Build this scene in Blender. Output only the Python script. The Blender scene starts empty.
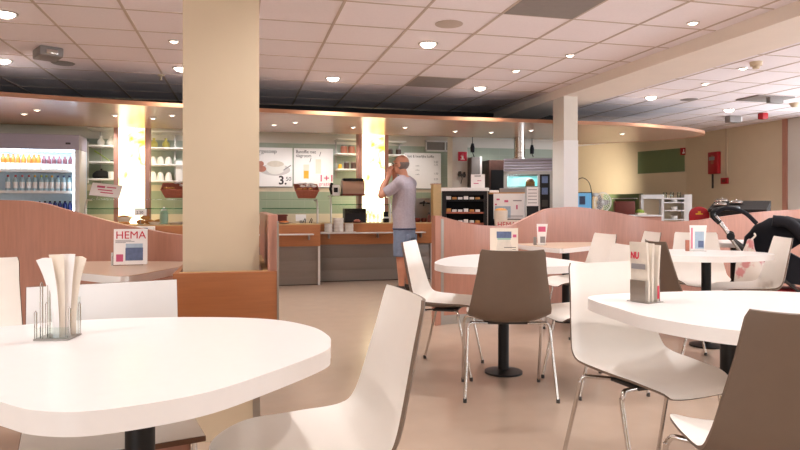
import bpy, bmesh, math, random
from mathutils import Vector, Matrix
random.seed(7)
C = bpy.context.scene.collection
F, HZ, CAMZ = 630.0, 206.0, 1.11
TH = math.atan(159 / F); CT, ST = math.cos(TH), math.sin(TH)
CEIL = 2.59

# ---------- where a photograph point stands in the room ----------
def W(u, d, z=0.0):                       # offset right / depth ahead of the viewer -> room
    return Vector((u * CT + d * ST, -u * ST + d * CT, z))
def PD(px, d, z=0.0): return W((px - 400) / F * d, d, z)
def PZ(px, py, z): return PD(px, (CAMZ - z) * F / (py - HZ), z)
def dY(px, Y):
    r = (px - 400) / F
    return Y / (-r * ST + CT)
def XY(px, Y): return PD(px, dY(px, Y)).x
def ZD(py, d): return CAMZ - (py - HZ) * d / F
def ZY(px, py, Y): return ZD(py, dY(px, Y))
def ceil_pt(px, py): return PZ(px, py, CEIL)
def rot(phi): return -(TH + math.radians(phi))   # phi: clockwise from the viewing direction

def lin(h):
    h = h.lstrip('#'); o = []
    for i in (0, 2, 4):
        v = int(h[i:i+2], 16) / 255
        o.append(v / 12.92 if v <= .04045 else ((v + .055) / 1.055) ** 2.4)
    return (*o, 1)

# ---------- materials ----------
M = {}
def mat(name, col, rough=.5, metal=0, var=.04, scale=20, stretch=(1, 1, 1), bump=0, coat=0, emit=None, es=0, spec=.5, sheen=0):
    m = bpy.data.materials.new(name); m.use_nodes = True; nt = m.node_tree
    b = nt.nodes['Principled BSDF']
    c = lin(col) if isinstance(col, str) else (*col, 1)
    tc = nt.nodes.new('ShaderNodeTexCoord'); mp = nt.nodes.new('ShaderNodeMapping'); mp.inputs['Scale'].default_value = stretch
    nz = nt.nodes.new('ShaderNodeTexNoise'); nz.inputs['Scale'].default_value = scale; nz.inputs['Detail'].default_value = 4
    nt.links.new(tc.outputs['Object'], mp.inputs[0]); nt.links.new(mp.outputs[0], nz.inputs['Vector'])
    mx = nt.nodes.new('ShaderNodeMix'); mx.data_type = 'RGBA'
    mx.inputs[6].default_value = tuple(max(0, x * (1 - var * 2)) for x in c[:3]) + (1,)
    mx.inputs[7].default_value = tuple(min(1, x * (1 + var * 2)) for x in c[:3]) + (1,)
    nt.links.new(nz.outputs[0], mx.inputs[0]); nt.links.new(mx.outputs[2], b.inputs['Base Color'])
    b.inputs['Roughness'].default_value = rough; b.inputs['Metallic'].default_value = metal
    b.inputs['Specular IOR Level'].default_value = spec
    if coat: b.inputs['Coat Weight'].default_value = coat; b.inputs['Coat Roughness'].default_value = .12
    if bump:
        bp = nt.nodes.new('ShaderNodeBump'); bp.inputs['Strength'].default_value = bump; bp.inputs['Distance'].default_value = .01
        nt.links.new(nz.outputs[0], bp.inputs['Height']); nt.links.new(bp.outputs[0], b.inputs['Normal'])
    if emit:
        b.inputs['Emission Color'].default_value = lin(emit); b.inputs['Emission Strength'].default_value = es
    M[name] = m; return m
mat('floor', '#b29c89', .26, var=.04, scale=6, coat=.15)
mat('ceiling_tile', '#f2ebf0', .9, var=.02, scale=60)
mat('grid_bar', '#c2b2a8', .6)
mat('grey_tile', '#8f8885', .8)
mat('cream_paint', '#cfbca0', .6, var=.02, scale=5)
mat('beam_paint', '#ece1d6', .6, var=.02, scale=5)
mat('beige_wall', '#e0cfb2', .7, var=.02, scale=4)
mat('white_wall', '#d8d2c8', .7, var=.02, scale=4)
mat('beech', '#b88370', .38, var=.09, scale=9, stretch=(6, 6, .5), coat=.15)
mat('beech_h', '#a4653c', .4, var=.10, scale=9, stretch=(.5, 6, 8), coat=.15)
mat('canopy_wood', '#c6a08a', .26, var=.07, scale=8, stretch=(.6, 5, 5), coat=.35)
mat('canopy_edge', '#b07c5c', .4, var=.06, scale=8)
mat('laminate', '#efebe8', .28, var=.01, scale=30)
mat('light_wood_top', '#d9bfa6', .3, var=.05, scale=10, stretch=(1, 6, 1), coat=.2)
mat('shell_white', '#efe8e0', .42, var=.01)
mat('shell_taupe', '#715f51', .45, var=.03)
mat('chrome', '#cfcac5', .18, metal=1, var=.01)
mat('steel', '#a9a39c', .38, metal=1, var=.04, scale=6, stretch=(.3, 1, 8))
mat('steel_panel', '#8d857e', .42, metal=.15, var=.04, scale=4, stretch=(.4, 1, 6))
mat('black', '#121112', .45, spec=.35)
mat('black_matte', '#1a181a', .8)
mat('dark_grey', '#3a3633', .6)
mat('white_plastic', '#e6e4e2', .4, var=.01)
mat('white_paper', '#f4f0ee', .7, var=.01)
mat('grey_plastic', '#86807d', .5)
mat('lilac_metal', '#a9a2b0', .4, var=.02)
mat('porcelain', '#ece8e2', .18, var=.01)
mat('red', '#a81420', .45)
mat('red_print', '#c8203c', .6)
mat('pink_print', '#cf5b80', .6)
mat('dark_print', '#2e2a2e', .6)
mat('grey_print', '#8f8a8c', .6)
mat('blue_print', '#5f6d8f', .6, var=.2, scale=40)
mat('pale_blue_print', '#a9bdcf', .6, var=.1, scale=30)
mat('wicker', '#a55e4a', .7, var=.25, scale=60, bump=.6)
mat('mahogany', '#6a2a1c', .5, var=.1)
mat('bread', '#c08a50', .8, var=.2, scale=15)
mat('salad', '#8aa03c', .7, var=.4, scale=25)
mat('mint', '#9fc0aa', .35)
mat('yellow_glaze', '#b9b060', .3)
mat('jar_pink', '#b0705c', .4, var=.15)
mat('jar_brown', '#4a3028', .4, var=.2)
mat('green_tile', '#8d9a80', .35, var=.06, scale=6)
mat('green_panel', '#6f8058', .5, var=.04, scale=5)
mat('skin', '#c58a70', .55, var=.05, scale=25)
mat('shirt', '#a69ca4', .85, var=.10, scale=50)
mat('denim', '#76849c', .85, var=.16, scale=14)
mat('hair_grey', '#7c706a', .8, var=.15, scale=60)
mat('belt', '#4a5068', .7)
mat('navy_fabric', '#14151f', .85, var=.15, scale=30)
mat('bag_white', '#e2d6cc', .45, var=.05)
mat('speckle', '#2a2624', .85, var=.5, scale=70, spec=.15)
mat('orange_juice', '#d06a18', .35)
mat('berry_juice', '#6a3a44', .35)
mat('water', '#a9c9d4', .2)
mat('deep_blue', '#23306e', .3)
mat('fridge_inner', '#cfe3ee', .5)
mat('shoe', '#3a322c', .7)
mat('sole', '#d8d2c8', .7)
mat('chrome_lamp', '#c9c4bf', .3, metal=.8)
mat('lamp_glow', '#fff4e6', .4, emit='#ffeedd', es=14)
mat('spot_glow', '#fff4e6', .4, emit='#ffe6cf', es=5)
mat('tube_glow', '#ffffff', .4, emit='#dcf0ff', es=5)
mat('screen_glow', '#6aa0c8', .3, emit='#6fb4e0', es=.4)
mat('case_glow', '#7fd0d0', .4, emit='#8fe0e0', es=.45)
mat('card_cream', '#e9dccb', .6, var=.01)
mat('newsprint', '#d8cdbf', .8, var=.08, scale=35)
mat('tan_panel', '#c9a878', .6)
mat('orange_food', '#d07840', .7, var=.15)
mat('yellow_print', '#e0a82a', .6)

def glass(name, tint, amt=.10):
    m = bpy.data.materials.new(name); m.use_nodes = True; nt = m.node_tree
    out = nt.nodes['Material Output']; nt.nodes.remove(nt.nodes['Principled BSDF'])
    t = nt.nodes.new('ShaderNodeBsdfTransparent'); t.inputs[0].default_value = lin(tint)
    g = nt.nodes.new('ShaderNodeBsdfGlossy'); g.inputs['Roughness'].default_value = .05
    fr = nt.nodes.new('ShaderNodeFresnel'); fr.inputs['IOR'].default_value = 1.35
    mx = nt.nodes.new('ShaderNodeMixShader'); nt.links.new(fr.outputs[0], mx.inputs[0])
    nt.links.new(t.outputs[0], mx.inputs[1]); nt.links.new(g.outputs[0], mx.inputs[2]); nt.links.new(mx.outputs[0], out.inputs[0])
    M[name] = m
mat('beech_c', '#b5764a', .4, var=.10, scale=9, stretch=(.5, 6, 8), coat=.15)
glass('glass', '#f7faf8'); glass('glass_edge', '#8fd0b4')
def marble_glow():
    m = bpy.data.materials.new('marble_glow'); m.use_nodes = True; nt = m.node_tree; b = nt.nodes['Principled BSDF']
    tc = nt.nodes.new('ShaderNodeTexCoord'); nz = nt.nodes.new('ShaderNodeTexNoise'); nz.inputs['Scale'].default_value = 2.6; nz.inputs['Detail'].default_value = 3; nz.inputs['Distortion'].default_value = 1.2
    cr = nt.nodes.new('ShaderNodeValToRGB'); cr.color_ramp.elements[0].position = .30; cr.color_ramp.elements[0].color = lin('#ffb52e')
    cr.color_ramp.elements[1].position = .47; cr.color_ramp.elements[1].color = lin('#fff3c8')
    nt.links.new(tc.outputs['Object'], nz.inputs['Vector']); nt.links.new(nz.outputs[0], cr.inputs[0])
    nt.links.new(cr.outputs[0], b.inputs['Emission Color']); nt.links.new(cr.outputs[0], b.inputs['Base Color'])
    b.inputs['Emission Strength'].default_value = 2.6; b.inputs['Roughness'].default_value = .3
    M['marble_glow'] = m
marble_glow()
def bag_mat():
    m = mat('bag_print', '#e2d6cc', .4); nt = m.node_tree; b = nt.nodes['Principled BSDF']
    nz = nt.nodes.new('ShaderNodeTexNoise'); nz.inputs['Scale'].default_value = 9; nz.inputs['Detail'].default_value = 3
    tc = nt.nodes.new('ShaderNodeTexCoord'); cr = nt.nodes.new('ShaderNodeValToRGB'); e = cr.color_ramp.elements
    e[0].position = .50; e[0].color = lin('#dfd3c8'); e[1].position = .58; e[1].color = lin('#cf8a88')
    nt.links.new(tc.outputs['Object'], nz.inputs['Vector']); nt.links.new(nz.outputs[0], cr.inputs[0]); nt.links.new(cr.outputs[0], b.inputs['Base Color'])
bag_mat()
mat('drum_metal', '#b08e78', .35, metal=.25, var=.06, scale=5, stretch=(.3, 1, 6))
mat('pale_print', '#cdc6c4', .6)
mat('plywood_edge', '#6a4630', .5, var=.1)
def back_wall_mat():                       # plaster with two bands of green glazed tile (bands are the wall's own finish)
    m = bpy.data.materials.new('back_wall'); m.use_nodes = True; nt = m.node_tree; b = nt.nodes['Principled BSDF']
    tc = nt.nodes.new('ShaderNodeTexCoord'); sp = nt.nodes.new('ShaderNodeSeparateXYZ'); nt.links.new(tc.outputs['Object'], sp.inputs[0])
    cr = nt.nodes.new('ShaderNodeValToRGB'); cr.color_ramp.interpolation = 'CONSTANT'
    dv = nt.nodes.new('ShaderNodeMath'); dv.operation = 'DIVIDE'; dv.inputs[1].default_value = 2.6; nt.links.new(sp.outputs['Z'], dv.inputs[0]); nt.links.new(dv.outputs[0], cr.inputs[0])
    e = cr.color_ramp.elements; e[0].position = 0; e[0].color = lin('#cdbfa6'); e[1].position = .98 / 2.6; e[1].color = lin('#93a088')
    for p, c in ((1.34, '#cdbfa6'), (1.43, '#9aa492'), (2.12, '#d6d0c6')):
        n = e.new(p / 2.6); n.color = lin(c)
    br = nt.nodes.new('ShaderNodeTexBrick'); br.inputs['Scale'].default_value = 1; br.offset = 0
    br.inputs['Brick Width'].default_value = .2; br.inputs['Row Height'].default_value = .2; br.inputs['Mortar Size'].default_value = .003
    cb = nt.nodes.new('ShaderNodeCombineXYZ'); nt.links.new(sp.outputs['X'], cb.inputs[0]); nt.links.new(sp.outputs['Z'], cb.inputs[1]); nt.links.new(cb.outputs[0], br.inputs['Vector'])
    mx = nt.nodes.new('ShaderNodeMix'); mx.data_type = 'RGBA'; mx.inputs[7].default_value = lin('#c9c6b8')
    fm = nt.nodes.new('ShaderNodeMath'); fm.operation = 'MULTIPLY'; fm.inputs[1].default_value = .22; nt.links.new(br.outputs['Fac'], fm.inputs[0]); nt.links.new(fm.outputs[0], mx.inputs[0]); nt.links.new(cr.outputs[0], mx.inputs[6]); nt.links.new(mx.outputs[2], b.inputs['Base Color'])
    b.inputs['Roughness'].default_value = .35; M['back_wall'] = m
back_wall_mat()

# ---------- mesh helpers ----------
def catmull(P, n, closed=False):
    P = [Vector(p) for p in P]; out = []; N = len(P); segs = N if closed else N - 1
    for i in range(segs):
        if closed: a, b, c, d = P[(i-1) % N], P[i], P[(i+1) % N], P[(i+2) % N]
        else: b, c = P[i], P[i+1]; a = P[i-1] if i else b * 2 - c; d = P[i+2] if i + 2 < N else c * 2 - b
        for k in range(n):
            t = k / n
            out.append(.5 * ((2*b) + (c-a)*t + (2*a-5*b+4*c-d)*t*t + (3*b-a-3*c+d)*t**3))
    if not closed: out.append(P[-1].copy())
    return out
class MB:
    def __init__(s): s.bm = bmesh.new(); s.mi = 0
    def _tag(s, fs):
        for f in fs: f.material_index = s.mi
    def box(s, x0, x1, y0, y1, z0, z1, bev=0, mtx=None):
        vs = [s.bm.verts.new(v) for v in ((x0,y0,z0),(x1,y0,z0),(x1,y1,z0),(x0,y1,z0),(x0,y0,z1),(x1,y0,z1),(x1,y1,z1),(x0,y1,z1))]
        fs = [s.bm.faces.new([vs[i] for i in q]) for q in ((0,3,2,1),(4,5,6,7),(0,1,5,4),(1,2,6,5),(2,3,7,6),(3,0,4,7))]
        s._tag(fs)
        if mtx: bmesh.ops.transform(s.bm, matrix=mtx, verts=vs)
        if bev:
            es = list({e for f in fs for e in f.edges}); bmesh.ops.bevel(s.bm, geom=es, offset=bev, segments=2, affect='EDGES', profile=.5)
        return s
    def rings(s, R, cap=True, closed=False):
        V = [[s.bm.verts.new(p) for p in r] for r in R]; n = len(V[0]); fs = []
        for i in range(len(V) - 1 + (1 if closed else 0)):
            a, b = V[i], V[(i+1) % len(V)]
            for k in range(n): fs.append(s.bm.faces.new((a[k], a[(k+1) % n], b[(k+1) % n], b[k])))
        if cap and not closed:
            fs.append(s.bm.faces.new(V[0][::-1])); fs.append(s.bm.faces.new(V[-1]))
        s._tag(fs); return s
    def tube(s, pts, r, n=10, closed=False):
        P = [Vector(p) for p in pts]; R = []; up = None; N = len(P)
        for i, p in enumerate(P):
            if closed: t = (P[(i+1) % N] - P[i-1]).normalized()
            else: t = (P[min(i+1, N-1)] - P[max(i-1, 0)]).normalized()
            if up is None: up = t.orthogonal().normalized()
            up = (up - t * up.dot(t)).normalized(); sd = t.cross(up)
            rr = r[i] if isinstance(r, (list, tuple)) else r
            R.append([p + (up * math.cos(a) + sd * math.sin(a)) * rr for a in (2*math.pi*k/n for k in range(n))])
        return s.rings(R, closed=closed)
    def cyl(s, p0, p1, r0, r1=None, n=20): return s.tube([p0, p1], [r0, r0 if r1 is None else r1], n)
    def lathe(s, prof, c=(0,0,0), n=24):
        c = Vector(c)
        return s.rings([[c + Vector((max(r, 1e-4)*math.cos(a), max(r, 1e-4)*math.sin(a), z)) for a in (2*math.pi*k/n for k in range(n))] for r, z in prof])
    def prism(s, poly, z0, z1, bev=0):
        b = [s.bm.verts.new((p[0], p[1], z0)) for p in poly]; t = [s.bm.verts.new((p[0], p[1], z1)) for p in poly]; n = len(b)
        fs = [s.bm.faces.new(t), s.bm.faces.new(b[::-1])] + [s.bm.faces.new((b[k], b[(k+1)%n], t[(k+1)%n], t[k])) for k in range(n)]
        s._tag(fs)
        if bev: bmesh.ops.bevel(s.bm, geom=list(fs[0].edges) + list(fs[1].edges), offset=bev, segments=2, affect='EDGES', profile=.5)
        return s
    def ell(s, c, r, n=16, m=10):
        c = Vector(c); R = []
        for i in range(m + 1):
            a = math.pi * i / m; rr = max(math.sin(a), .02)
            R.append([c + Vector((r[0]*rr*math.cos(b), r[1]*rr*math.sin(b), -r[2]*math.cos(a))) for b in (2*math.pi*k/n for k in range(n))])
        return s.rings(R)
    def quad(s, pts):
        s._tag([s.bm.faces.new([s.bm.verts.new(p) for p in pts])]); return s
    def build(s, name, m, parent=None, smooth=True, loc=None, rz=0):
        bmesh.ops.recalc_face_normals(s.bm, faces=s.bm.faces)
        me = bpy.data.meshes.new(name); s.bm.to_mesh(me); s.bm.free()
        for x in (m if isinstance(m, (list, tuple)) else [m]): me.materials.append(M[x])
        if smooth:
            me.shade_smooth(); me.set_sharp_from_angle(angle=math.radians(38))
        o = bpy.data.objects.new(name, me); C.objects.link(o)
        if parent: o.parent = parent
        if loc is not None: o.location = loc
        o.rotation_euler.z = rz
        return o
def tag(o, label, cat, group=None):
    o['label'] = label; o['category'] = cat
    if group: o['group'] = group
    return o
def thing(name, label, cat, loc=(0,0,0), rz=0, group=None):
    o = bpy.data.objects.new(name, None); C.objects.link(o); o.location = loc; o.rotation_euler.z = rz; o.empty_display_size = .05
    return tag(o, label, cat, group)
def struct(o): o['kind'] = 'structure'; return o
def dup(root, loc, rz, label, group=None):
    r = root.copy(); C.objects.link(r); r.location = loc; r.rotation_euler.z = rz; r['label'] = label
    if group: r['group'] = group
    for ch in list(root.children):
        c = ch.copy(); C.objects.link(c); c.parent = r
        for g in list(ch.children):
            d = g.copy(); C.objects.link(d); d.parent = c
    return r
def text(name, body, size, m, parent, loc, rx=math.pi/2, rz=0, align='LEFT', width=None, bold=0):
    cu = bpy.data.curves.new(name, 'FONT'); cu.body = body; cu.size = size; cu.align_x = align; cu.extrude = .0008; cu.offset = bold
    t = bpy.data.objects.new(name, cu); C.objects.link(t)
    bpy.context.view_layer.update()
    me = bpy.data.meshes.new_from_object(t.evaluated_get(bpy.context.evaluated_depsgraph_get()))
    bpy.data.objects.remove(t)
    if width:
        w = max(v.co.x for v in me.vertices) - min(v.co.x for v in me.vertices)
        for v in me.vertices: v.co.x *= width / w
    me.materials.clear(); me.materials.append(M[m])
    o = bpy.data.objects.new(name, me); C.objects.link(o); o.parent = parent
    o.location = loc; o.rotation_euler = (rx, 0, rz)
    return o
ORD = ['first','second','third','fourth','fifth','sixth','seventh','eighth','ninth','tenth','eleventh','twelfth','thirteenth','fourteenth']
# ================= THE ROOM =================
o = MB().box(-5.2, 9.4, -3.6, 15.6, -.1, 0).build('floor', 'floor', smooth=False); struct(o)
o = MB().box(-5.2, 9.4, -3.6, 15.6, CEIL, CEIL + .1).build('ceiling', 'ceiling_tile', smooth=False); struct(o)
g = MB()
XL = [-.248 - .606 * k for k in range(9)] + [.126, .726, 1.344, 1.944, 2.544, 3.144, 3.744] + [4.95 + .6 * k for k in range(8)]
for x in XL:
    g.box(x - .011, x + .011, -3.5, 15.5, CEIL - .004, CEIL + .01)
for k in range(-14, 18):
    y = 5.1 + .6 * k; g.box(-5.1, 3.88, y - .007, y + .007, CEIL - .0035, CEIL + .01); g.box(4.53, 9.0, y - .007, y + .007, CEIL - .0035, CEIL + .01)
struct(g.build('trim_1', 'grid_bar', smooth=False))
struct(MB().box(3.89, 4.52, -3.5, 10.3, 2.478, CEIL + .02).build('trim_2', 'beam_paint', smooth=False))      # dropped beam
struct(MB().box(-5.1, 5.5, 10.3, 10.45, 0, CEIL).build('wall_back', 'back_wall', smooth=False))
struct(MB().box(-5.2, -5.05, -3.6, 10.45, 0, CEIL).build('wall_left', 'beige_wall', smooth=False))
w = MB()                                                                       # right wall with its long window towards the street
w.box(9, 9.15, 7.9, 11.3, 0, CEIL).box(9, 9.15, -3.6, -2.6, 0, CEIL).box(9, 9.15, -2.6, 7.9, 0, .5).box(9, 9.15, -2.6, 7.9, 2.45, CEIL).box(9, 9.15, -2.6, 1.0, .5, 2.45)
struct(w.build('wall_right', 'beige_wall', smooth=False))
w = MB()
for y in (1.0, 2.7, 4.4, 6.1, 7.84): w.box(9.03, 9.1, y, y + .06, .5, 2.45)
w.box(9.03, 9.1, 1.0, 7.9, .5, .56).box(9.03, 9.1, 1.0, 7.9, 2.39, 2.45)
struct(w.build('window_1', 'white_plastic', smooth=False))
w = MB().box(-5.2, 9.1, -3.6, -3.5, 0, .7).box(-5.2, 9.1, -3.6, -3.5, 2.45, CEIL).box(-5.2, -5.0, -3.6, -3.5, .7, 2.45).box(-2.0, 6.3, -3.6, -3.5, .7, 2.45).box(8.4, 9.1, -3.6, -3.5, .7, 2.45)
struct(w.build('wall_front', 'beige_wall', smooth=False))
w = MB()
for x in (-5.0, -3.5, -2.06, 6.3, 8.34): w.box(x, x + .06, -3.58, -3.52, .7, 2.45)
struct(w.build('window_2_added', 'white_plastic', smooth=False))  # unseen rear windows, added to bring daylight onto the left side
OBL = Vector((9.0, 11.27, 0)); ORZ = math.atan2(.957, -.289)
struct(MB().box(0, 4.4, -.12, 0, 0, CEIL).build('wall_kitchen', 'beige_wall', smooth=False, loc=OBL, rz=ORZ))
struct(MB().box(.04, 1.2, 0, .012, 1.832, 2.325).build('trim_3', 'green_panel', smooth=False, loc=OBL, rz=ORZ))
struct(MB().box(5.35, 5.5, 10.45, 15.5, 0, CEIL).box(5.35, 8.2, 15.4, 15.5, 0, CEIL).build('wall_store', 'beige_wall', smooth=False))
# right wall trim: wooden upright and the pale board beyond it
def YX9(px): r = (px - 400) / F; return 9.0 / (r * CT + ST) * (-r * ST + CT)
struct(MB().box(8.96, 9, YX9(788.5), YX9(784), 0, CEIL).build('trim_4', 'beech', smooth=False))
struct(MB().box(8.975, 9, 7.9, YX9(789), .3, CEIL - .01).build('trim_5', 'white_wall', smooth=False))
# near pillar and far pillar
p = MB().box(-.264, .085, 3.1, 3.45, 0, CEIL).build('pillar', 'cream_paint', smooth=False)
struct(p); MB().box(.055, .089, 3.096, 3.12, 0, .55).build('corner_guard', 'steel', p, smooth=False)
q = MB().box(3.895, 4.085, 7.10, 7.38, 0, 2.48).build('pillar', 'white_wall', smooth=False); struct(q)
MB().box(3.89, 4.09, 7.095, 7.385, 0, 1.93).build('cladding', 'white_plastic', q, smooth=False)

# ================= CANOPY =================
front = [(-5.0, 6.65), (-3.6, 6.78), (-2.29, 6.96), (-1.42, 7.15), (.22, 7.39), (1.89, 7.5), (3.16, 7.48), (4.3, 7.47), (5.0, 7.46), (5.58, 7.56), (6.1, 7.68), (6.52, 7.88)]
fr = catmull([(x, y, 0) for x, y in front], 6)
tip = catmull([(6.52, 7.88, 0), (6.74, 8.05, 0), (6.88, 8.35, 0), (6.78, 8.8, 0), (6.3, 9.45, 0), (5.7, 9.9, 0)], 6)
outline = [(p.x, p.y) for p in fr] + [(p.x, p.y) for p in tip[1:]] + [(5.3, 9.75), (5.0, 9.36), (-5.0, 9.36)]
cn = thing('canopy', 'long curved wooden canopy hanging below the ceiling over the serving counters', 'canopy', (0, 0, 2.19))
MB().prism(outline, 0, .035).build('soffit', 'canopy_wood', cn, smooth=False)
MB().prism([(x, y) for x, y in outline], .0352, .0392).build('bounce_cut_panel', 'grey_plastic', cn, smooth=False)  # added sheet, darker than the wood so the canopy top bounces less light
MB().box(-5.0, 5.05, 9.33, 9.355, .0395, CEIL - 2.19 - .006).build('light_block_panel', 'black_matte', cn, smooth=False)  # added black panel: keeps kitchen light off the ceiling, reads as shade
e = MB(); ed = fr + tip[1:]
R = []
for i, p_ in enumerate(ed):
    t = (ed[min(i+1, len(ed)-1)] - ed[max(i-1, 0)]).normalized(); nrm = Vector((t.y, -t.x, 0))
    a, b = p_ + nrm * .012, p_ - nrm * .02
    R.append([Vector((a.x, a.y, -.004)), Vector((a.x, a.y, .04)), Vector((b.x, b.y, .04)), Vector((b.x, b.y, -.004))])
e.rings(R).build('edge_band', 'canopy_edge', cn)
for x, y in ((XY(222, 8.3), 8.3), (XY(566, 8.2), 8.2)):
    MB().cyl((x, y, .035), (x, y, CEIL - 2.19), .012, n=8).build('hanger_rod', 'dark_grey', cn)

# ================= LAMPS =================
lights = []
def spot(loc, power, ang=130, rad=.05, col=(1, .965, .95), blend=.8):
    L = bpy.data.lights.new('spot_lamp', 'SPOT'); L.energy = power; L.spot_size = math.radians(ang); L.spot_blend = blend; L.shadow_soft_size = rad; L.color = col
    o = bpy.data.objects.new('fitted_or_fill_beam', L); C.objects.link(o); o.location = loc; return o
def spot_lamp(p, r, label, group, glow='lamp_glow', z=CEIL, kind='ceiling_downlight'):
    t = thing(kind, label, 'ceiling light', (p.x, p.y, z), 0, group)
    MB().lathe([(r * .82, -.004), (r, -.012), (r * 1.08, -.006), (r * 1.08, 0), (r * .8, 0)], n=28).build('trim_ring', 'chrome_lamp', t)
    MB().lathe([(0, -.45 * r), (r * .35, -.42 * r), (r * .62, -.30 * r), (r * .80, -.12 * r), (r * .80, -.001), (0, -.001)], n=24).build('lamp_lens', glow, t)
    return t
BIG = [(5, 13, 'large bright recessed ceiling light at the left edge, nearest to the viewer'), (3, 60, 'bright recessed ceiling light at the left edge, just before the canopy'),
       (181, 68, 'bright recessed ceiling light half hidden by the cream pillar'), (333, 78, 'bright round ceiling light just right of the cream pillar, near the canopy'),
       (428, 43.5, 'large bright round ceiling light below the tan ceiling loudspeaker'), (480, 87.5, 'bright round ceiling light beside the small grey ceiling tile'),
       (651, 97, 'bright round ceiling light beyond the dropped beam, left one near the canopy'), (729, 109.5, 'bright round ceiling light beyond the dropped beam, near the wall with the red box')]
for px, py, lb in BIG:
    p = ceil_pt(px, py); spot_lamp(p, .085, lb, 'bright ceiling downlights'); spot((p.x, p.y, CEIL - .06), 62)
SMALL = [(174, 41, 'small halogen ceiling spot left of the cream pillar'), (516, 70.5, 'small halogen ceiling spot between two bright round lights and the beam'),
         (570, 55, 'small halogen ceiling spot left of the beam, above the far pillar'), (693, 22.5, 'small halogen ceiling spot close to the beam, nearest to the viewer'),
         (743, 68, 'small halogen ceiling spot beyond the beam, beside the white smoke detector'), (705, 83.5, 'small halogen ceiling spot beyond the beam, farther from the smoke detector')]
for px, py, lb in SMALL:
    p = ceil_pt(px, py); spot_lamp(p, .045, lb, 'halogen ceiling spots', 'spot_glow'); spot((p.x, p.y, CEIL - .045), 18, 110)
for x, y in ((-1.5, 1.2), (.6, 2.4), (2.2, 1.6), (3.3, 3.2), (1.0, .2), (-.8, -1.2), (2.4, -1.2), (5.6, 2.2), (5.8, 4.6), (-3.2, 2.8), (7.3, 3.4), (7.4, 6.2), (5.4, -.8), (-1.5, 3.3), (1.9, 3.9)):
    spot((x, y, CEIL - .03), 58)  # added lamps out of view, without fittings, filling the room with light
CAN = [(24, 113.5), (37, 109.5), (115, 115), (153, 118), (172, 115), (274, 124.5), (295, 122), (353, 127), (405, 127), (455, 131), (491, 132), (531, 130), (622, 133.5)]
for i, (px, py) in enumerate(CAN):
    p = PZ(px, py, 2.19)
    spot_lamp(p, .036, ORD[i] + ' small spotlight from the left set in the underside of the wooden canopy', 'canopy spotlights', 'spot_glow', 2.19, 'canopy_spotlight')
    spot((p.x, p.y, 2.155), 11, 120, .03)
for px, Y in ((275, 9.3), (316, 9.3), (425, 9.3), (345, 9.3), (165, 9.25), (100, 9.25), (500, 9.3)):              # added lamps without fittings, brightening the posters and back wall
    spot((XY(px, Y), Y, 2.15), 17, 100, .03).rotation_euler.x = .75

# ceiling fittings
def ceil_thing(name, label, cat, px, py, grp=None):
    p = ceil_pt(px, py); return thing(name, label, cat, (p.x, p.y, CEIL), 0, grp)
t = ceil_thing('ceiling_loudspeaker', 'round tan loudspeaker grille set in the ceiling above the largest round light', 'loudspeaker', 449, 24)
MB().lathe([(0, -.008), (.09, -.008), (.112, -.004), (.115, 0), (0, 0)]).build('grille', 'grid_bar', t)
t = ceil_thing('ceiling_loudspeaker', 'round grey loudspeaker grille in the ceiling beyond the beam', 'loudspeaker', 689, 99.5)
MB().lathe([(0, -.008), (.09, -.008), (.112, -.004), (.115, 0), (0, 0)]).build('grille', 'grey_plastic', t)
t = ceil_thing('ceiling_loudspeaker', 'flat round grey grille beside the emergency lamp on the left', 'loudspeaker', 63, 63)
MB().lathe([(0, -.01), (.1, -.01), (.115, 0), (0, 0)]).build('grille', 'grey_plastic', t)
t = ceil_thing('smoke_detector', 'white cylindrical smoke detector on the ceiling beyond the beam', 'detector', 756, 62)
MB().lathe([(0, -.07), (.03, -.07), (.035, -.045), (.055, -.04), (.06, 0), (0, 0)]).build('housing', 'cream_paint', t)
t = ceil_thing('sprinkler', 'small brass sprinkler head on the ceiling left of the cream pillar', 'sprinkler', 161, 75)
MB().lathe([(0, -.06), (.02, -.06), (.02, -.052), (.008, -.05), (.012, -.02), (.035, -.01), (.04, 0), (0, 0)], n=14).build('head', 'cream_paint', t)
t = ceil_thing('emergency_lamp', 'grey box emergency lamp with glossy lens on the ceiling at left', 'emergency light', 48, 49); t.rotation_euler.z = .5
MB().box(-.10, .10, -.14, .14, -.09, 0, .012).build('housing', 'grey_plastic', t); MB().box(-.05, .05, -.15, -.13, -.075, -.03, .006).build('lens', 'chrome', t)
t = ceil_thing('exit_light', 'flat grey light fitting hanging over a plate beyond the beam', 'light fitting', 765, 98)
MB().box(-.30, .30, -.2, .2, -.02, 0, .004).build('plate', 'grey_tile', t); MB().box(-.11, .11, -.2, -.13, -.10, -.02, .008).build('housing', 'grey_plastic', t)
t = ceil_thing('exit_light', 'small grey box light at the ceiling edge, beside the wall cable', 'light fitting', 733, 116)
MB().box(-.11, .11, -.06, .06, -.11, 0, .01).build('housing', 'grey_plastic', t); MB().box(.11, .15, -.04, .04, -.09, -.02, .006).build('lens', 'white_plastic', t)
t = ceil_thing('alarm_sounder', 'small dark red alarm sounder on the ceiling at right', 'alarm', 763, 113)
MB().box(-.055, .055, -.055, .055, -.10, 0, .015).build('housing', 'red', t)
t = ceil_thing('smoke_detector', 'small pale detector at the far right end of the ceiling', 'detector', 795, 103)
MB().lathe([(0, -.06), (.04, -.06), (.07, -.02), (.075, 0), (0, 0)]).build('housing', 'cream_paint', t)
for (x0, x1, y0, y1), lb in (((1.955, 2.533, 3.911, 4.489), 'large grey ventilation tile at the top edge of the ceiling'), ((1.955, 2.533, 6.911, 7.489), 'small grey ventilation tile in the ceiling before the canopy')):
    tag(MB().box(x0, x1, y0, y1, CEIL - .006, CEIL + .01).build('ventilation_tile', 'grey_tile', smooth=False), lb, 'ceiling vent')

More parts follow.
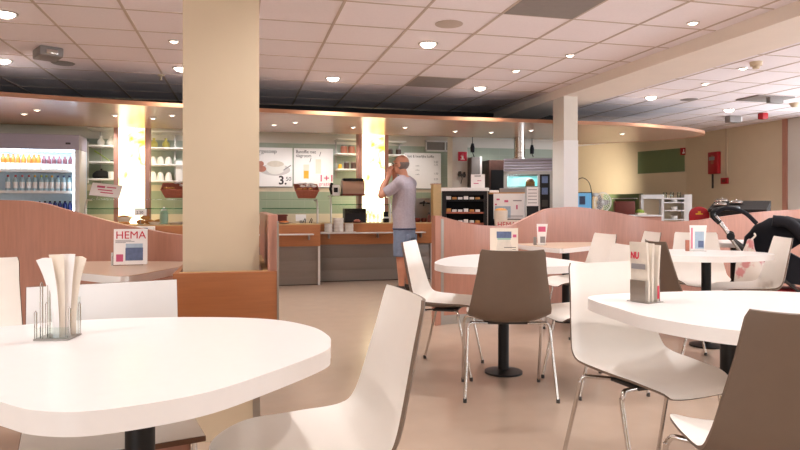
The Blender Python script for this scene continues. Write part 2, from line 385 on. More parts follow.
# ================= PARTITIONS =================
def partition(name, label, plan, thick=.045):
    """plan: (u, d, top z)"""
    P = [W(u, d) for u, d, z in plan]; tops = [z for _, _, z in plan]
    pts = catmull([(p.x, p.y, z) for p, z in zip(P, tops)], 10)
    t = thing(name, label, 'partition', (pts[0].x, pts[0].y, 0)); o0 = Vector((pts[0].x, pts[0].y, 0))
    body, kick = [], []
    for i, p in enumerate(pts):
        d = pts[min(i+1, len(pts)-1)] - pts[max(i-1, 0)]; d.z = 0; d.normalize(); n = Vector((-d.y, d.x, 0))
        a = Vector((p.x, p.y, 0)) - o0; b = a + n * thick
        body.append([a + Vector((0,0,.085)), a + Vector((0,0,p.z)), b + Vector((0,0,p.z)), b + Vector((0,0,.085))])
        a2, b2 = a - n * .003, b + n * .003
        kick.append([a2, a2 + Vector((0,0,.085)), b2 + Vector((0,0,.085)), b2])
    MB().rings(body).build('panel', 'beech', t); MB().rings(kick).build('kick_plate', 'steel', t)
    return t, o0, pts
pr, o0, pts = partition('wavy_partition', 'long wavy-topped wooden partition behind the white tables on the right',
    [(.375, 5.88, 1.017), (.52, 5.95, .978), (.719, 6.04, .933), (.99, 6.25, .912), (1.133, 6.37, .918), (1.28, 6.45, .977), (1.456, 6.55, 1.048), (1.576, 6.62, 1.084), (1.88, 6.77, 1.10), (2.19, 6.9, 1.07), (2.5, 7.0, 1.02), (2.817, 7.1, .958), (3.12, 7.15, .934), (3.43, 7.2, .95), (3.68, 7.25, .983), (4.19, 7.33, 1.04), (4.70, 7.4, 1.07), (5.5, 7.4, 1.09), (6.4, 7.2, 1.08)])
a = Vector((pts[0].x, pts[0].y, 0)) - o0; dr = (pts[1] - pts[0]); dr.z = 0; dr.normalize(); n = Vector((-dr.y, dr.x, 0))
mt = Matrix.Translation(a - dr * .06) @ Matrix(((dr.x, n.x, 0, 0), (dr.y, n.y, 0, 0), (0, 0, 1, 0), (0, 0, 0, 1)))
MB().box(0, .06, -.015, .06, 0, 1.02, .003, mt).build('end_post', 'beech', pr, smooth=False)
MB().box(.063, .092, -.012, -.0025, 0, .99, 0, mt).build('metal_strip', 'steel', pr, smooth=False)
partition('wavy_partition', 'wavy-topped wooden partition in front of the drinks fridge on the left',
    [(-4.6, 4.6, 1.14), (-3.6, 4.5, 1.16), (-2.794, 4.4, 1.152), (-2.53, 4.39, 1.137), (-2.32, 4.38, 1.083), (-2.0, 4.37, 1.0), (-1.747, 4.35, .947), (-1.49, 4.32, .91), (-1.2, 4.3, .90), (-.985, 4.29, .91)])
# boxed shelf wrapped around the near pillar, with its tall side panel
bx = thing('pillar_box', 'open wooden box wrapped around the cream pillar with a taller right side', 'planter box', (0, 2.98, .44))
MB().box(-.296, .167, 0, .03, 0, .367, .002).build('front_panel', 'beech_h', bx, smooth=False)
MB().box(-.296, -.272, .03, 1.0, 0, .367, .002).build('side_panel', 'beech_h', bx, smooth=False)
MB().box(.122, .167, .03, 1.36, 0, .63, .004).build('tall_side_panel', 'beech', bx, smooth=False)
MB().box(.10, .122, .03, 1.0, .345, .369).box(-.272, .10, .03, .045, .345, .369).build('inner_rim', 'tan_panel', bx, smooth=False)
MB().box(.162, .171, -.004, .012, 0, .60).build('edge_trim', 'steel', bx, smooth=False)
MB().box(-.272, .122, .03, .11, 0, .02).build('base_board', 'beech_h', bx, smooth=False)

# ================= SERVING COUNTERS =================
def counter(label, x0, x1, y0, y1, rail):
    t = thing('serving_counter', label, 'counter', ((x0+x1)/2, y0, 0)); a, b = x0-(x0+x1)/2, x1-(x0+x1)/2; D = y1 - y0
    MB().box(a, b, 0, .03, .548, .845, .003).build('wood_band', 'beech_c', t, smooth=False)
    MB().box(a, b, 0, D, .845, .862, .002).build('countertop', 'tan_panel', t, smooth=False)
    m = MB().box(a, b, .035, D, .012, .548)
    for z in (.17, .35): m.box(a, b, .032, .036, z, z + .17, .002)
    m.build('metal_front', 'steel_panel', t)
    MB().box(a + .02, b - .02, .06, D - .02, 0, .012).build('plinth', 'dark_grey', t, smooth=False)
    MB().box(b - .03, b, .012, .034, .0, .548).build('corner_strip', 'white_plastic', t, smooth=False)
    MB().box(a, rail[1] - (x0+x1)/2, -.13, -.005, .708, .725, .004).build('tray_rail', 'white_plastic', t, smooth=False)
    for x in (a + .15, (a + b) / 2, rail[1] - (x0+x1)/2 - .06): MB().box(x - .01, x + .01, -.1, 0, .64, .708).build('rail_bracket', 'steel', t, smooth=False)
    return t
counter('wood and steel serving counter in front of the soup poster, left of the inner corner', -1.95, 1.08, 8.85, 9.47, (0, XY(314, 8.72)))
t = counter('wood and steel serving counter where the man stands', 1.085, XY(433, 9.15), 9.15, 9.47, (0, XY(426, 9.02)))
# light columns
for (a, b, lb) in ((118.5, 145, 'glowing yellow marble light column left of the cream pillar'), (362, 384.5, 'glowing yellow marble light column beside the man')):
    x0, x1 = XY(a, 9.5), XY(b, 9.5); t = thing('light_column', lb, 'light column', ((x0+x1)/2, 9.5, 0)); h = (x1-x0)/2
    MB().box(-h, h, 0, .16, 0, 2.24).build('lit_panel', 'marble_glow', t, smooth=False)
    for s, nm in ((-1, 'post'), (1, 'post')):
        MB().box(min(s*h, s*(h+.06)), max(s*h, s*(h+.06)), -.015, .18, 0, 2.24, .003).build('post', 'beech', t, smooth=False)
# posters on the back wall
def poster(px0, px1, py0, py1, label, cat='poster', Y=10.27):
    x0, x1 = XY(px0, Y), XY(px1, Y); m = (px0+px1)/2; z1, z0 = ZY(m, py0, Y), ZY(m, py1, Y)
    t = thing('wall_poster', label, cat, (x0, Y, z0)); w, h = x1-x0, z1-z0
    MB().box(0, w, 0, .03, 0, h, .003).build('board', 'white_paper', t, smooth=False)
    MB().box(.002, w-.002, .005, .029, -.014, 0).build('bottom_rail', 'grey_print', t, smooth=False)
    return t, w, h
t, w, h = poster(246, 292.5, 147.5, 186.5, 'white soup poster with a bowl of cream soup and price 3.50', )
text('lettering', 'aspergesoep', .085, 'dark_print', t, (w*.07, -.002, h*.86), width=w*.58)
text('lettering', '1,5 liter', .03, 'grey_print', t, (w*.20, -.002, h*.80))
text('price', '3.', .19, 'dark_print', t, (w*.69, -.010, h*.06), bold=.004); text('price', '50', .09, 'dark_print', t, (w*.85, -.010, h*.15))
mm = MB()
def disc(mb, cx, cz, rx, rz, y, n=28): mb.rings([[Vector((cx+rx*math.cos(a), y+dy, cz+rz*math.sin(a))) for a in (2*math.pi*k/n for k in range(n))] for dy in (0, .0015)])
disc(mm, w*.62, h*.43, w*.33, h*.15, -.0025); mm.build('plate_picture', 'pale_print', t)
mm = MB(); disc(mm, w*.63, h*.49, w*.21, h*.18, -.005); mm.build('bowl_picture', 'porcelain', t)
mm = MB(); disc(mm, w*.63, h*.58, w*.18, h*.075, -.0075); mm.build('soup_picture', 'newsprint', t)
mm = MB(); disc(mm, w*.31, h*.58, w*.07, h*.07, -.0085); disc(mm, w*.33, h*.45, w*.10, h*.08, -.0085); mm.build('bread_picture', 'jar_pink', t)
mm = MB(); mm.box(0, w*.2, -.004, -.002, -.008, .008, 0, Matrix.Translation((w*.80, -.006, h*.42)) @ Matrix.Rotation(-.6, 4, 'Y')); mm.build('spoon_picture', 'grey_print', t)
t, w, h = poster(294, 333, 148.5, 187, 'white poster with yellow drinks and pink 1+1 offer')
text('lettering', 'Banoffie met', .075, 'dark_print', t, (w*.05, -.002, h*.87), width=w*.5)
text('lettering', 'slagroom', .075, 'dark_print', t, (w*.05, -.002, h*.77), width=w*.38)
text('lettering', '1+1', .15, 'pink_print', t, (w*.63, -.002, h*.15), width=w*.31, bold=.003); text('lettering', 'gratis', .08, 'pink_print', t, (w*.63, -.002, h*.04), width=w*.31)
mm = MB(); mm.box(w*.25, w*.37, -.004, -.002, h*.22, h*.42); mm.build('drink_picture', 'yellow_print', t, smooth=False)
mm = MB(); mm.box(w*.24, w*.38, -.003, -.0015, h*.20, h*.58); mm.box(w*.55, w*.69, -.003, -.0015, h*.35, h*.72); mm.build('glass_picture', 'card_cream', t, smooth=False)
mm = MB()
for cx, cz in ((.40, .64), (.65, .80)): mm.box(-.004, .004, -.004, -.002, 0, h*.12, 0, Matrix.Translation((w*cx, -.001, h*cz)) @ Matrix.Rotation(.3, 4, 'Y'))
mm.build('straw_picture', 'dark_print', t, smooth=False)
t, w, h = poster(404.5, 441, 153, 188.5, 'white coffee price poster partly hidden behind the man')
text('lettering', 'hot & heerlijke koffie', .06, 'dark_print', t, (w*.08, -.002, h*.87), width=w*.72)
for z, s in ((.73, '2.00'), (.65, '1.75'), (.40, '1.50'), (.24, '2.25'), (.11, '2.50')): text('price', s, .045, 'grey_print', t, (w*.80, -.002, h*z))
for z in (.62, .5, .38): text('lettering', 'koffie', .03, 'grey_print', t, (w*.3, -.002, h*z))
# ================= WALL SHELVES AND WHAT STANDS ON THEM =================
SY = 10.08
def shelf_unit(px0, px1, pys, rod_px, label):
    x0, x1 = XY(px0, SY), XY(px1, SY); cx = (x0+x1)/2
    t = thing('wall_shelf', label, 'shelf', (cx, 10.28, 0)); zs = []
    for py in pys:
        z = ZY((px0+px1)/2, py, SY - .15); zs.append(z)
        MB().box(x0-cx, x1-cx, -.36, 0, z-.012, z+.012, .003).build('shelf_board', 'white_plastic', t, smooth=False)
    rx = XY(rod_px, SY) - cx
    MB().box(rx-.01, rx+.01, -.03, -.005, zs[-1]-.12, zs[0]+.02).build('shelf_upright', 'steel', t, smooth=False)
    return [z + .0122 for z in zs]
s1 = shelf_unit(90, 116.5, (128.5, 145.8, 162.2, 179.2), 98, 'white wall shelves left of the left light column, holding white vases')
s2 = shelf_unit(148.8, 184, (131.5, 148, 164.7, 181), 174, 'white wall shelves right of the left light column, holding yellow vases')
s3 = shelf_unit(336, 359.5, (139, 154, 169.5), 337.5, 'wall shelves left of the middle light column, holding glass jars')
s4 = shelf_unit(385.5, 404, (141.5, 155, 171.5), 402, 'wall shelves behind the man, right of the middle light column')
def item(px, z): return (XY(px, SY), SY + .0, z)
def vase(px, z, m, label, grp):
    t = thing('vase', label, 'vase', item(px, z), 0, grp)
    MB().lathe([(0,0),(.03,0),(.052,.03),(.056,.055),(.043,.085),(.02,.105),(.016,.125),(.024,.145),(.018,.145),(.012,.12),(0,.118)]).build('body', m, t)
vase(101, s1[1], 'porcelain', 'white round bottle vase, left of the pair beside the left light column', 'vases on the wall shelves')
vase(110.5, s1[1], 'porcelain', 'white round bottle vase, right of the pair beside the left light column', 'vases on the wall shelves')
vase(154, s2[1], 'yellow_glaze', 'yellow bottle vase nearer to the left light column', 'vases on the wall shelves')
vase(166, s2[1], 'yellow_glaze', 'yellow bottle vase nearer to the cream pillar', 'vases on the wall shelves')
t = tag(MB().box(-.04,.04,-.04,.04,0,.03,.008).build('small_black_box', 'black', loc=item(113.5, s1[2])), 'small black box on the third white shelf beside the left column', 'box')
t = tag(MB().tube([(-.11, 0, .16), (-.02, 0, .10), (.10, 0, .012)], .007, 8).build('plant_sprig', 'salad', loc=item(102.5, s1[2]+.004)), 'thin green stem leaning on the third shelf left of the left column', 'stem')
t = thing('cast_iron_teapot', 'black rounded teapot on the lowest shelf left of the left column', 'teapot', item(101.5, s1[3]))
MB().lathe([(0,0),(.10,0),(.125,.03),(.115,.075),(.07,.115),(0,.13)]).build('body', 'black_matte', t)
MB().ell((0,0,.135),(.015,.015,.015)).build('knob', 'black_matte', t); MB().tube([(.10,0,.05),(.14,0,.06),(.165,0,.03)], [.02,.015,.01], 10).build('spout', 'black_matte', t)
t = thing('mug', 'white mug beside the black teapot on the lowest shelf', 'mug', (XY(113, SY), SY - .12, s1[3]))
MB().lathe([(0,0),(.04,0),(.045,.10),(.04,.10),(.036,.01),(0,.01)]).build('cup', 'porcelain', t); MB().tube(catmull([(.042,0,.08),(.075,0,.07),(.07,0,.035),(.042,0,.025)],5), .006, 8).build('handle', 'porcelain', t)
for row, (z, hh) in enumerate(((s2[2], .12), (s2[3], .13))):
    for i, px in enumerate((153, 160.5, 168.5)):
        k = hh * (1.08 if row and i == 0 else 1)
        t = tag(MB().lathe([(0,.0)] + [(.0535*math.cos(a)**.8 if math.cos(a) > 0 else 0, k*math.sin(a)) for a in (math.pi/2*j/9 for j in range(10))]).build('upturned_bowl', 'porcelain', loc=item(px, z)),
                f'white upturned bowl, {ORD[i]} from the left on the {("third","lowest")[row]} shelf right of the left column', 'bowl', 'white upturned bowls')
t = tag(MB().box(-.07,.07,-.08,.08,0,.30,.004).build('white_canister', 'white_plastic', loc=(XY(181, 10.05), 10.08, s2[3])), 'white canister partly hidden by the cream pillar, at the shelf end', 'canister')
t['label'] = 'white box-shaped canister beside the cream pillar at shelf height'
def jar(px, z, m, r, h, label):
    t = thing('storage_jar', label, 'jar', item(px, z), 0, 'jars on the wall shelves')
    MB().lathe([(0,0),(r,0),(r,h*.8),(r*.85,h*.86),(0,h*.86)]).build('jar_body', m, t); MB().lathe([(0,h*.86),(r*.9,h*.86),(r*.9,h),(0,h)]).build('lid', 'grey_plastic', t)
jar(344, s3[1], 'jar_pink', .055, .14, 'pinkish storage jar, left of the pair on the middle jar shelf')
jar(351.5, s3[1], 'jar_pink', .055, .14, 'pinkish storage jar, right of the pair on the middle jar shelf')
jar(346.5, s3[2], 'jar_brown', .045, .12, 'dark storage jar beside the yellow tin on the lower jar shelf')
jar(353.5, s3[2], 'jar_brown', .045, .12, 'dark storage jar nearest the middle light column on the lower jar shelf')
tag(MB().lathe([(0,0),(.03,0),(.032,.06),(.02,.08),(0,.085)]).build('yellow_tin', 'yellow_print', loc=item(340, s3[2])), 'small yellow tin at the left end of the lower jar shelf', 'tin')
jar(390, s4[1], 'jar_brown', .045, .10, 'brown jar on the shelf behind the man, next to the light column')
jar(398.5, s4[1], 'jar_brown', .045, .10, 'brown jar on the shelf behind the man, above his head')
for i, (px, dz) in enumerate(((388, 0), (396, 0))):
    tag(MB().box(-.05,.05,-.06,.06,0,.13,.004).build('paper_carton', 'white_paper', loc=item(px, s4[2])), ('white carton on the lower shelf beside the middle light column', 'white carton on the lower shelf right behind the man\'s head')[i], 'carton', 'cartons behind the man')

# ================= DRINKS FRIDGE =================
fy = 9.25; xr = XY(79.5, fy); xl = XY(-40, fy); cx = (xl+xr)/2; hw = (xr-xl)/2
dF = dY(40, fy); ft = 2.04
fg = thing('drinks_fridge', 'tall lit open-front drinks fridge filled with bottles', 'fridge', (cx, fy, 0))
MB().box(-hw, hw, .38, .42, .1, ft).build('back_panel', 'fridge_inner', fg, smooth=False)
for s in (-1, 1): MB().box(min(s*hw, s*(hw-.06)), max(s*hw, s*(hw-.06)), 0, .38, .1, ft, .004).build('side_panel', 'white_plastic', fg, smooth=False)
MB().box(-hw-.004, hw+.004, -.04, .40, 1.86, ft + .02, .01).build('header', 'lilac_metal', fg, smooth=False)
MB().box(hw-.16, hw-.10, -.043, -.041, 1.93, 1.955).build('maker_plate', 'dark_grey', fg, smooth=False)
MB().box(-hw, hw, -.02, .40, 0, .45, .01).build('base', 'lilac_metal', fg, smooth=False)
xin = hw - .065
MB().box(-xin, xin, .02, .05, 1.835, 1.858).build('light_tube', 'tube_glow', fg, smooth=False)
zsh = [ZD(169.5, dF), ZD(191, dF), ZD(213, dF)]
for z in zsh:
    sh = MB().box(-xin, xin, .08, .375, z-.025, z, .003).build('shelf', 'white_plastic', fg, smooth=False)
    MB().box(-xin, xin, .075, .08, z-.03, z+.008).build('price_rail', 'white_plastic', sh, smooth=False)
for s in (1,): MB().box(xin-.025, xin-.005, .03, .05, .6, 1.82).build('light_tube', 'tube_glow', fg, smooth=False)
L = bpy.data.lights.new('fridge_tube', 'AREA'); L.shape = 'RECTANGLE'; L.size = 1.2; L.size_y = .04; L.energy = 4; L.color = (.75, .9, 1)
o = bpy.data.objects.new('fridge_tube_light', L); C.objects.link(o); o.location = (cx, fy + .06, 1.83); o.rotation_euler = (.5, 0, 0)
def bottle(px, z, h, body, cap, label_m, lb, grp, lo=.0, hi=.5):
    t = thing('drink_bottle', lb, 'bottle', (XY(px, fy + .17), fy + .17, z + .0006), 0, grp); r = .0285
    MB().lathe([(0,0),(r,0),(r,h*.70),(r*.88,h*.78),(r*.45,h*.87),(r*.42,h*.88),(0,h*.88)], n=16).build('bottle_body', body, t)
    MB().lathe([(0,h*.88),(r*.48,h*.88),(r*.48,h),(0,h)], n=12).build('cap', cap, t)
    MB().lathe([(r*1.01,h*lo),(r*1.02,h*lo),(r*1.02,h*hi),(r*1.01,h*hi)], n=16).build('paper_label', label_m, t)
for i, px in enumerate((3, 8, 13, 18, 23.5, 29, 34, 38.5)):
    bottle(px, zsh[0], .21, 'orange_juice', 'orange_food' if i < 4 else 'orange_juice', 'card_cream', f'orange juice bottle, {ORD[i]} visible from the left on the fridge\'s top shelf', 'orange juice bottles', .02, .45)
for i, px in enumerate((44, 49, 54, 59.5, 65, 70.5)):
    bottle(px, zsh[0], .19, 'berry_juice', 'berry_juice', 'white_paper', f'dark berry drink bottle, {ORD[i]} from the left on the fridge\'s top shelf', 'berry drink bottles', .02, .45)
for i, px in enumerate((8, 15.6, 22.3, 29, 35, 41.5, 46.5, 52, 58, 63.8, 69.5)):
    bottle(px, zsh[1], .215, 'water', ('red', 'red', 'red', 'red', 'yellow_print', 'salad', 'salad', 'yellow_print', 'deep_blue', 'deep_blue', 'deep_blue')[i], 'white_paper', f'clear water bottle with white label, {ORD[i]} from the left on the fridge\'s middle shelf', 'water bottles', .18, .58)
for i, px in enumerate((40, 45, 50, 55, 60, 65, 70)):
    bottle(px, zsh[2], .16, 'deep_blue', 'black', 'deep_blue', f'short dark blue bottle, {ORD[i]} from the left on the low fridge shelf', 'dark blue bottles')
x0, x1 = XY(82.8, 10.2), XY(87.5, 10.2)
t = thing('wall_frame', 'narrow white framed board on the wall right of the drinks fridge', 'frame', (x0, 10.29, ZY(85, 183, 10.2)))
hh = ZY(85, 141, 10.2) - ZY(85, 183, 10.2)
MB().box(-.2, x1-x0, -.03, 0, 0, hh, .004).build('frame', 'white_plastic', t, smooth=False); MB().box(-.17, x1-x0-.03, -.034, -.028, .04, hh-.04).build('panel', 'beige_wall', t, smooth=False)

# ================= THINGS ON THE COUNTERS =================
CZ = .8625
def on(px, Y, z=CZ): return (XY(px, Y), Y, z)
# sneeze guards
def guard(label, xa, xb, Y0, legs, ztop=1.262, dep=.40):
    t = thing('sneeze_guard', label, 'glass screen', ((xa+xb)/2, Y0, CZ)); c = (xa+xb)/2; h = ztop - CZ
    for x in legs:
        MB().cyl((x-c, .0, 0), (x-c, 0, h - .12), .014, n=12).build('post', 'chrome_lamp', t)
        MB().tube([(x-c, 0, h-.13), (x-c, .05, h-.05), (x-c, .10, h-.014), (x-c, dep-.06, h-.014)], .013, 10).build('bracket', 'chrome_lamp', t)
    MB().box(xa-c, xb-c, .07, dep, h-.008, h-.0005).build('top_glass', 'glass', t, smooth=False)
    MB().box(xa-c, xb-c, .018, .024, .14, h-.13).build('front_glass', 'glass', t, smooth=False)
    MB().box(xa-c, xb-c, .015, .027, h-.135, h-.125).build('glass_edge', 'glass_edge', t, smooth=False)
    return ztop
gz = guard('glass sneeze guard holding a wicker bread basket, before the soup poster', XY(262, 9.0), XY(319, 9.0), 9.0, [XY(317.5, 9.0)], 1.205)
gz2 = guard('glass sneeze guard carrying the conveyor toaster', XY(330, 9.25), XY(391, 9.25), 9.2, [XY(331, 9.2), XY(390, 9.2)], 1.262, .27)
gz0 = guard('glass sneeze guard with a wicker basket beside the cream pillar', XY(85, 9.0), XY(186, 9.0), 9.0, [XY(85.5, 9.0)], 1.205)
def basket(px, Y, z, wdt, label, fill):
    t = thing('wicker_basket', label, 'basket', (XY(px, Y), Y, z + .048)); t.rotation_euler.x = .36; TM = Matrix.Rotation(.36, 3, 'X'); a, b = wdt/2, .13
    out = lambda s, zz: [Vector((sx*a*s, sy*b*s, zz)) for sx, sy in ((-1,-1),(1,-1),(1,1),(-1,1))]
    MB().rings([out(.72,0), out(.86,.06), out(1,.13), out(.95,.13), out(.82,.07), out(.68,.015)]).build('body', 'wicker', t, smooth=False)
    MB().tube([p for p in out(.985,.13)], .011, 8, closed=True).build('rim', 'wicker', t)
    for k in range(fill):
        p = Vector(((-.62 + 1.24*((k*5) % fill)/max(1, fill-1))*a, (-.55 + .5*(k % 3))*b, [.135, .155, .17][k % 3]))
        q = MB().ell((0,0,0), (.045,.021,.017), 10, 6).build('paper_sachet', 'white_paper' if k % 3 else 'bread', loc=t.location + TM @ p, rz=random.uniform(-1.2,1.2))
        tag(q, f'wrapped portion lying in the wicker basket {"before the drinks poster" if px > 250 else "beside the cream pillar"}', 'food portion', f'portions in the basket {"before the drinks poster" if px > 250 else "beside the cream pillar"}')
basket(306, 9.2, gz, .34, 'brown wicker basket of wrapped portions below the drinks poster', 9)
basket(176, 9.2, gz0, .36, 'brown wicker basket on the glass guard, partly behind the cream pillar', 7)
t = thing('wooden_tray_box', 'dark red wooden tray box on the counter below the soup poster', 'box', on(276, 9.3))
MB().box(-.15,.15,-.11,.11,0,.10,.004).build('box', 'mahogany', t, smooth=False); MB().box(-.16,.16,-.12,.12,.10,.125,.004).build('lid', 'mahogany', t, smooth=False)
t = thing('food_plate', 'plate of orange food at the left end of the visible counter', 'plate', on(284, 9.0))
MB().lathe([(0,0),(.05,0),(.09,.012),(.092,.016),(.05,.006),(0,.006)]).build('plate', 'porcelain', t); MB().ell((0,0,.02),(.07,.06,.02)).build('food', 'orange_food', t)
t = thing('price_card', 'small white price card standing on the counter below the drinks poster', 'card', on(301, 9.15))
MB().box(-.075,.075,-.004,.004,.03,.13,.001,Matrix.Rotation(-.25,4,'X')).build('card', 'white_paper', t, smooth=False); MB().box(-.02,.02,-.03,.03,0,.04).build('foot', 'steel', t, smooth=False)
for i, px in enumerate((305, 311.5)):
    tag(MB().tube([(0,0,.0),(.01,0,.05),(0,.0,.07),(-.01,0,.05),(-.03,0,.004)], .006, 8).build('serving_tongs', 'black' , loc=on(px, 8.98, CZ + .004)), ('dark serving tongs beside the white price card', 'dark serving tongs next to the sneeze guard post')[i], 'tongs')
# white plates stacked on the tray rail
t = thing('serving_tray', 'flat white tray on the counter rail under the plate stacks', 'tray', (XY(338, 9.04), 9.066, .7255))
MB().box(-.26,.26,-.075,.075,0,.012,.004).build('tray', 'porcelain', t)
for i, (px, h, r) in enumerate(((328.5, .13, .062), (338.5, .21, .078), (349, .13, .068))):
    pr_ = [(0,0)]; n = int(h/.02)
    for k in range(n): z = .02*k; pr_ += [(r*.86, z), (r, z+.012), (r, z+.016), (r*.9, z+.02)]
    pr_ += [(0, n*.02)]
    tag(MB().lathe(pr_, n=24).build('plate_stack', 'porcelain', loc=(XY(px, 9.06), 9.062, .7378)), ('stack of white saucers, left of the three stacks on the rail', 'tall stack of white plates in the middle of the rail tray', 'stack of white cups, right of the three stacks on the rail')[i], 'crockery', 'white crockery stacks on the rail')
# conveyor toaster on glass
t = thing('conveyor_toaster', 'rounded steel toaster with dark top beside the middle light column', 'toaster', (XY(352.5, 9.35), 9.35, gz2 + .0005))
MB().cyl((-.165,0,.12),(.165,0,.12),.115,n=28).build('drum', 'drum_metal', t); MB().box(-.165,.165,-.10,.10,.006,.11,.01).build('body', 'drum_metal', t, smooth=False)
MB().box(-.15,.16,-.07,.09,.225,.262,.01).build('top_tray', 'black', t, smooth=False); MB().box(-.17,.17,-.12,.12,0,.03,.004).build('base', 'mahogany', t, smooth=False)
t = thing('kitchen_machine', 'slim black and white machine left of the steel toaster', 'machine', (XY(335, 9.35), 9.35, gz2 + .0005))
MB().box(-.05,.06,-.08,.08,0,.16,.012).build('body', 'white_plastic', t); MB().tube([(-.05,-.04,.02),(-.075,-.04,.10),(-.05,-.04,.19)], .022, 10).build('handle', 'black', t); MB().box(-.03,.03,-.085,-.08,.05,.12).build('front', 'black', t, smooth=False)
t = thing('black_oven', 'black oven box on the counter under the toaster', 'oven', on(354.5, 9.34))
MB().box(-.16,.16,-.1,.12,0.0,.21,.006).build('body', 'black', t, smooth=False); MB().box(-.13,.13,-.106,-.1,.03,.17).build('door', 'black_matte', t, smooth=False)
t = thing('bread_plate', 'small plate with a pink roll before the black oven', 'plate', on(357, 9.145))
MB().lathe([(0,0),(.06,0),(.075,.012),(0,.008)]).build('plate', 'mahogany', t); MB().ell((0,0,.03),(.05,.03,.022)).build('roll', 'jar_pink', t)
for i, px in enumerate((368, 372, 376, 380)):
    tag(MB().lathe([(0,0),(.026,0),(.028,.12),(.018,.15),(.02,.175),(.016,.175),(.014,.15),(.024,.118),(.022,.008),(0,.008)], n=16).build('glass_carafe', 'glass', loc=on(px, 9.38)), f'glass carafe before the middle light column, {ORD[i]} from the left', 'carafe', 'glass carafes by the light column')
t = thing('coffee_grinder', 'small dark machine with white tray between the carafes and the man', 'machine', on(386, 9.36))
MB().box(-.05,.05,-.06,.06,0,.06,.006).build('base', 'black', t); MB().box(-.035,.035,-.02,.05,.06,.16,.006).build('head', 'black', t); MB().box(-.045,.06,-.09,-.02,.06,.085,.004).build('tray', 'white_plastic', t)
for i, px in enumerate((411, 417.5, 424)):
    tag(MB().lathe([(0,0),(.035,0),(.045,.03),(.04,.06),(0,.065)], n=14).build('fruit', 'mahogany', loc=on(px, 9.36)), f'dark red fruit on the counter right of the man, {ORD[i]} from the left', 'fruit', 'dark fruit right of the man')
t = thing('sauce_bottle', 'dark sauce bottle at the right end of the serving counter', 'bottle', on(429, 9.2))
MB().lathe([(0,0),(.025,0),(.025,.09),(.01,.12),(0,.12)], n=14).build('bottle_body', 'mahogany', t); MB().lathe([(0,.12),(.012,.12),(.01,.15),(0,.15)], n=12).build('cap', 'black', t)
x0, x1 = XY(414.5, 9.46), XY(432, 9.46)
t = thing('steel_splash_panel', 'upright steel panel with a black tap behind the counter, right of the man', 'panel', ((x0+x1)/2, 9.44, CZ))
MB().box(-(x1-x0)/2, (x1-x0)/2, 0, .02, 0, .37, .004).build('panel', 'steel', t, smooth=False)
k = MB().tube([(-.07,-.02,.29),(.02,-.03,.30),(.09,-.03,.29)], .012, 8).tube([(.0,0,.25),(0,-.03,.30),(0,-.03,.33)], .012, 8); k.build('tap', 'black', t)
t = thing('tan_post', 'tan wooden post closing the right end of the serving counter', 'post', (XY(437.2, 9.2), 9.2, 0))
MB().box(-.065,.065,0,.12,0,1.44,.004).build('post', 'tan_panel', t, smooth=False); MB().box(-.075,.075,-.01,.13,1.44,1.452).build('cap', 'beech', t, smooth=False)
# left counter food
t = thing('menu_board', 'tilted white menu board with red print above the left counter', 'sign', (XY(106, 9.14), 9.14, gz0 + .0005))
q = Matrix.Translation((0, 0, .114)) @ Matrix.Rotation(-.55, 4, 'X') @ Matrix.Rotation(.12, 4, 'Y')
bd = MB().box(-.19,.19,-.005,.005,-.10,.10,.002,q).build('board', 'white_paper', t, smooth=False)
k = MB()
for a, b, c, d in ((-.12,-.02,.03,.06),(.0,.12,.04,.055),(-.1,.08,-.01,.005),(-.06,.10,-.05,-.035)): k.box(a,b,-.0075,-.0055,c,d,0,q)
k.build('red_print', 'pink_print', bd, smooth=False)
for s in (-.12,.12): MB().cyl((s,.04,0),(s,.03,.075),.008,n=8).build('stand', 'steel', t)
t = thing('salad_dish', 'low dish of green salad at the left end of the left counter', 'dish', on(97, 9.22))
MB().lathe([(0,0),(.10,0),(.17,.03),(.16,.034),(.09,.01),(0,.01)]).build('dish', 'steel', t)
k = MB()
for _ in range(26): k.ell((random.uniform(-.11,.11), random.uniform(-.09,.09), .03+random.uniform(0,.03)), (.035,.022,.014), 8, 5)
s = k.build('salad_leaves', 'salad', t); s['kind'] = 'stuff'
t = thing('salad_bowl', 'white bowl of food before the left light column', 'bowl', on(124, 9.14))
MB().lathe([(0,0),(.05,0),(.085,.07),(.10,.10),(.094,.10),(.075,.06),(.04,.012),(0,.012)]).build('bowl', 'porcelain', t); MB().ell((0,0,.09),(.08,.08,.03)).build('food', 'bread', t)
t = thing('price_card', 'white price card held above the food before the left light column', 'card', on(140.5, 8.97))
MB().box(-.075,.075,-.003,.003,.12,.21,.001).build('card', 'white_paper', t, smooth=False); MB().cyl((0,0,0),(0,0,.12),.005,n=8).lathe([(0,0),(.035,0),(.03,.008),(0,.008)]).build('stand', 'steel', t)
text('lettering', '2.50', .05, 'dark_print', t, (-.05,-.005,.145))
for i, (px, dz) in enumerate(((141, 0), (150, 0), (145.5, .058), (158.5, 0))):
    tag(MB().ell((0,0,.032),(.06,.035,.032)).build('bread_roll', 'bread', loc=on(px, 9.12 - .05*(i == 2) + .16*(i == 3), CZ + dz)), ('bread roll under the white price card', 'bread roll right of the white price card stand', 'bread roll lying on top of the other rolls', 'bread roll left of the mint canister, lying apart from the others')[i], 'bread', 'bread rolls on the left counter')
t = thing('mint_canister', 'pale green canister with a domed lid left of the cream pillar', 'canister', on(164, 9.13))
MB().lathe([(0,0),(.055,0),(.055,.16),(.045,.185),(0,.185)]).build('body', 'mint', t); MB().lathe([(0,.185),(.04,.185),(.03,.21),(.012,.22),(.012,.235),(0,.235)]).build('lid', 'white_plastic', t)
tag(MB().lathe([(0,0),(.05,0),(.085,.035),(.08,.035),(.045,.008),(0,.008)]).build('small_dish', 'porcelain', loc=on(154.5, 8.95)), 'small white dish between the bread and the mint canister', 'dish')
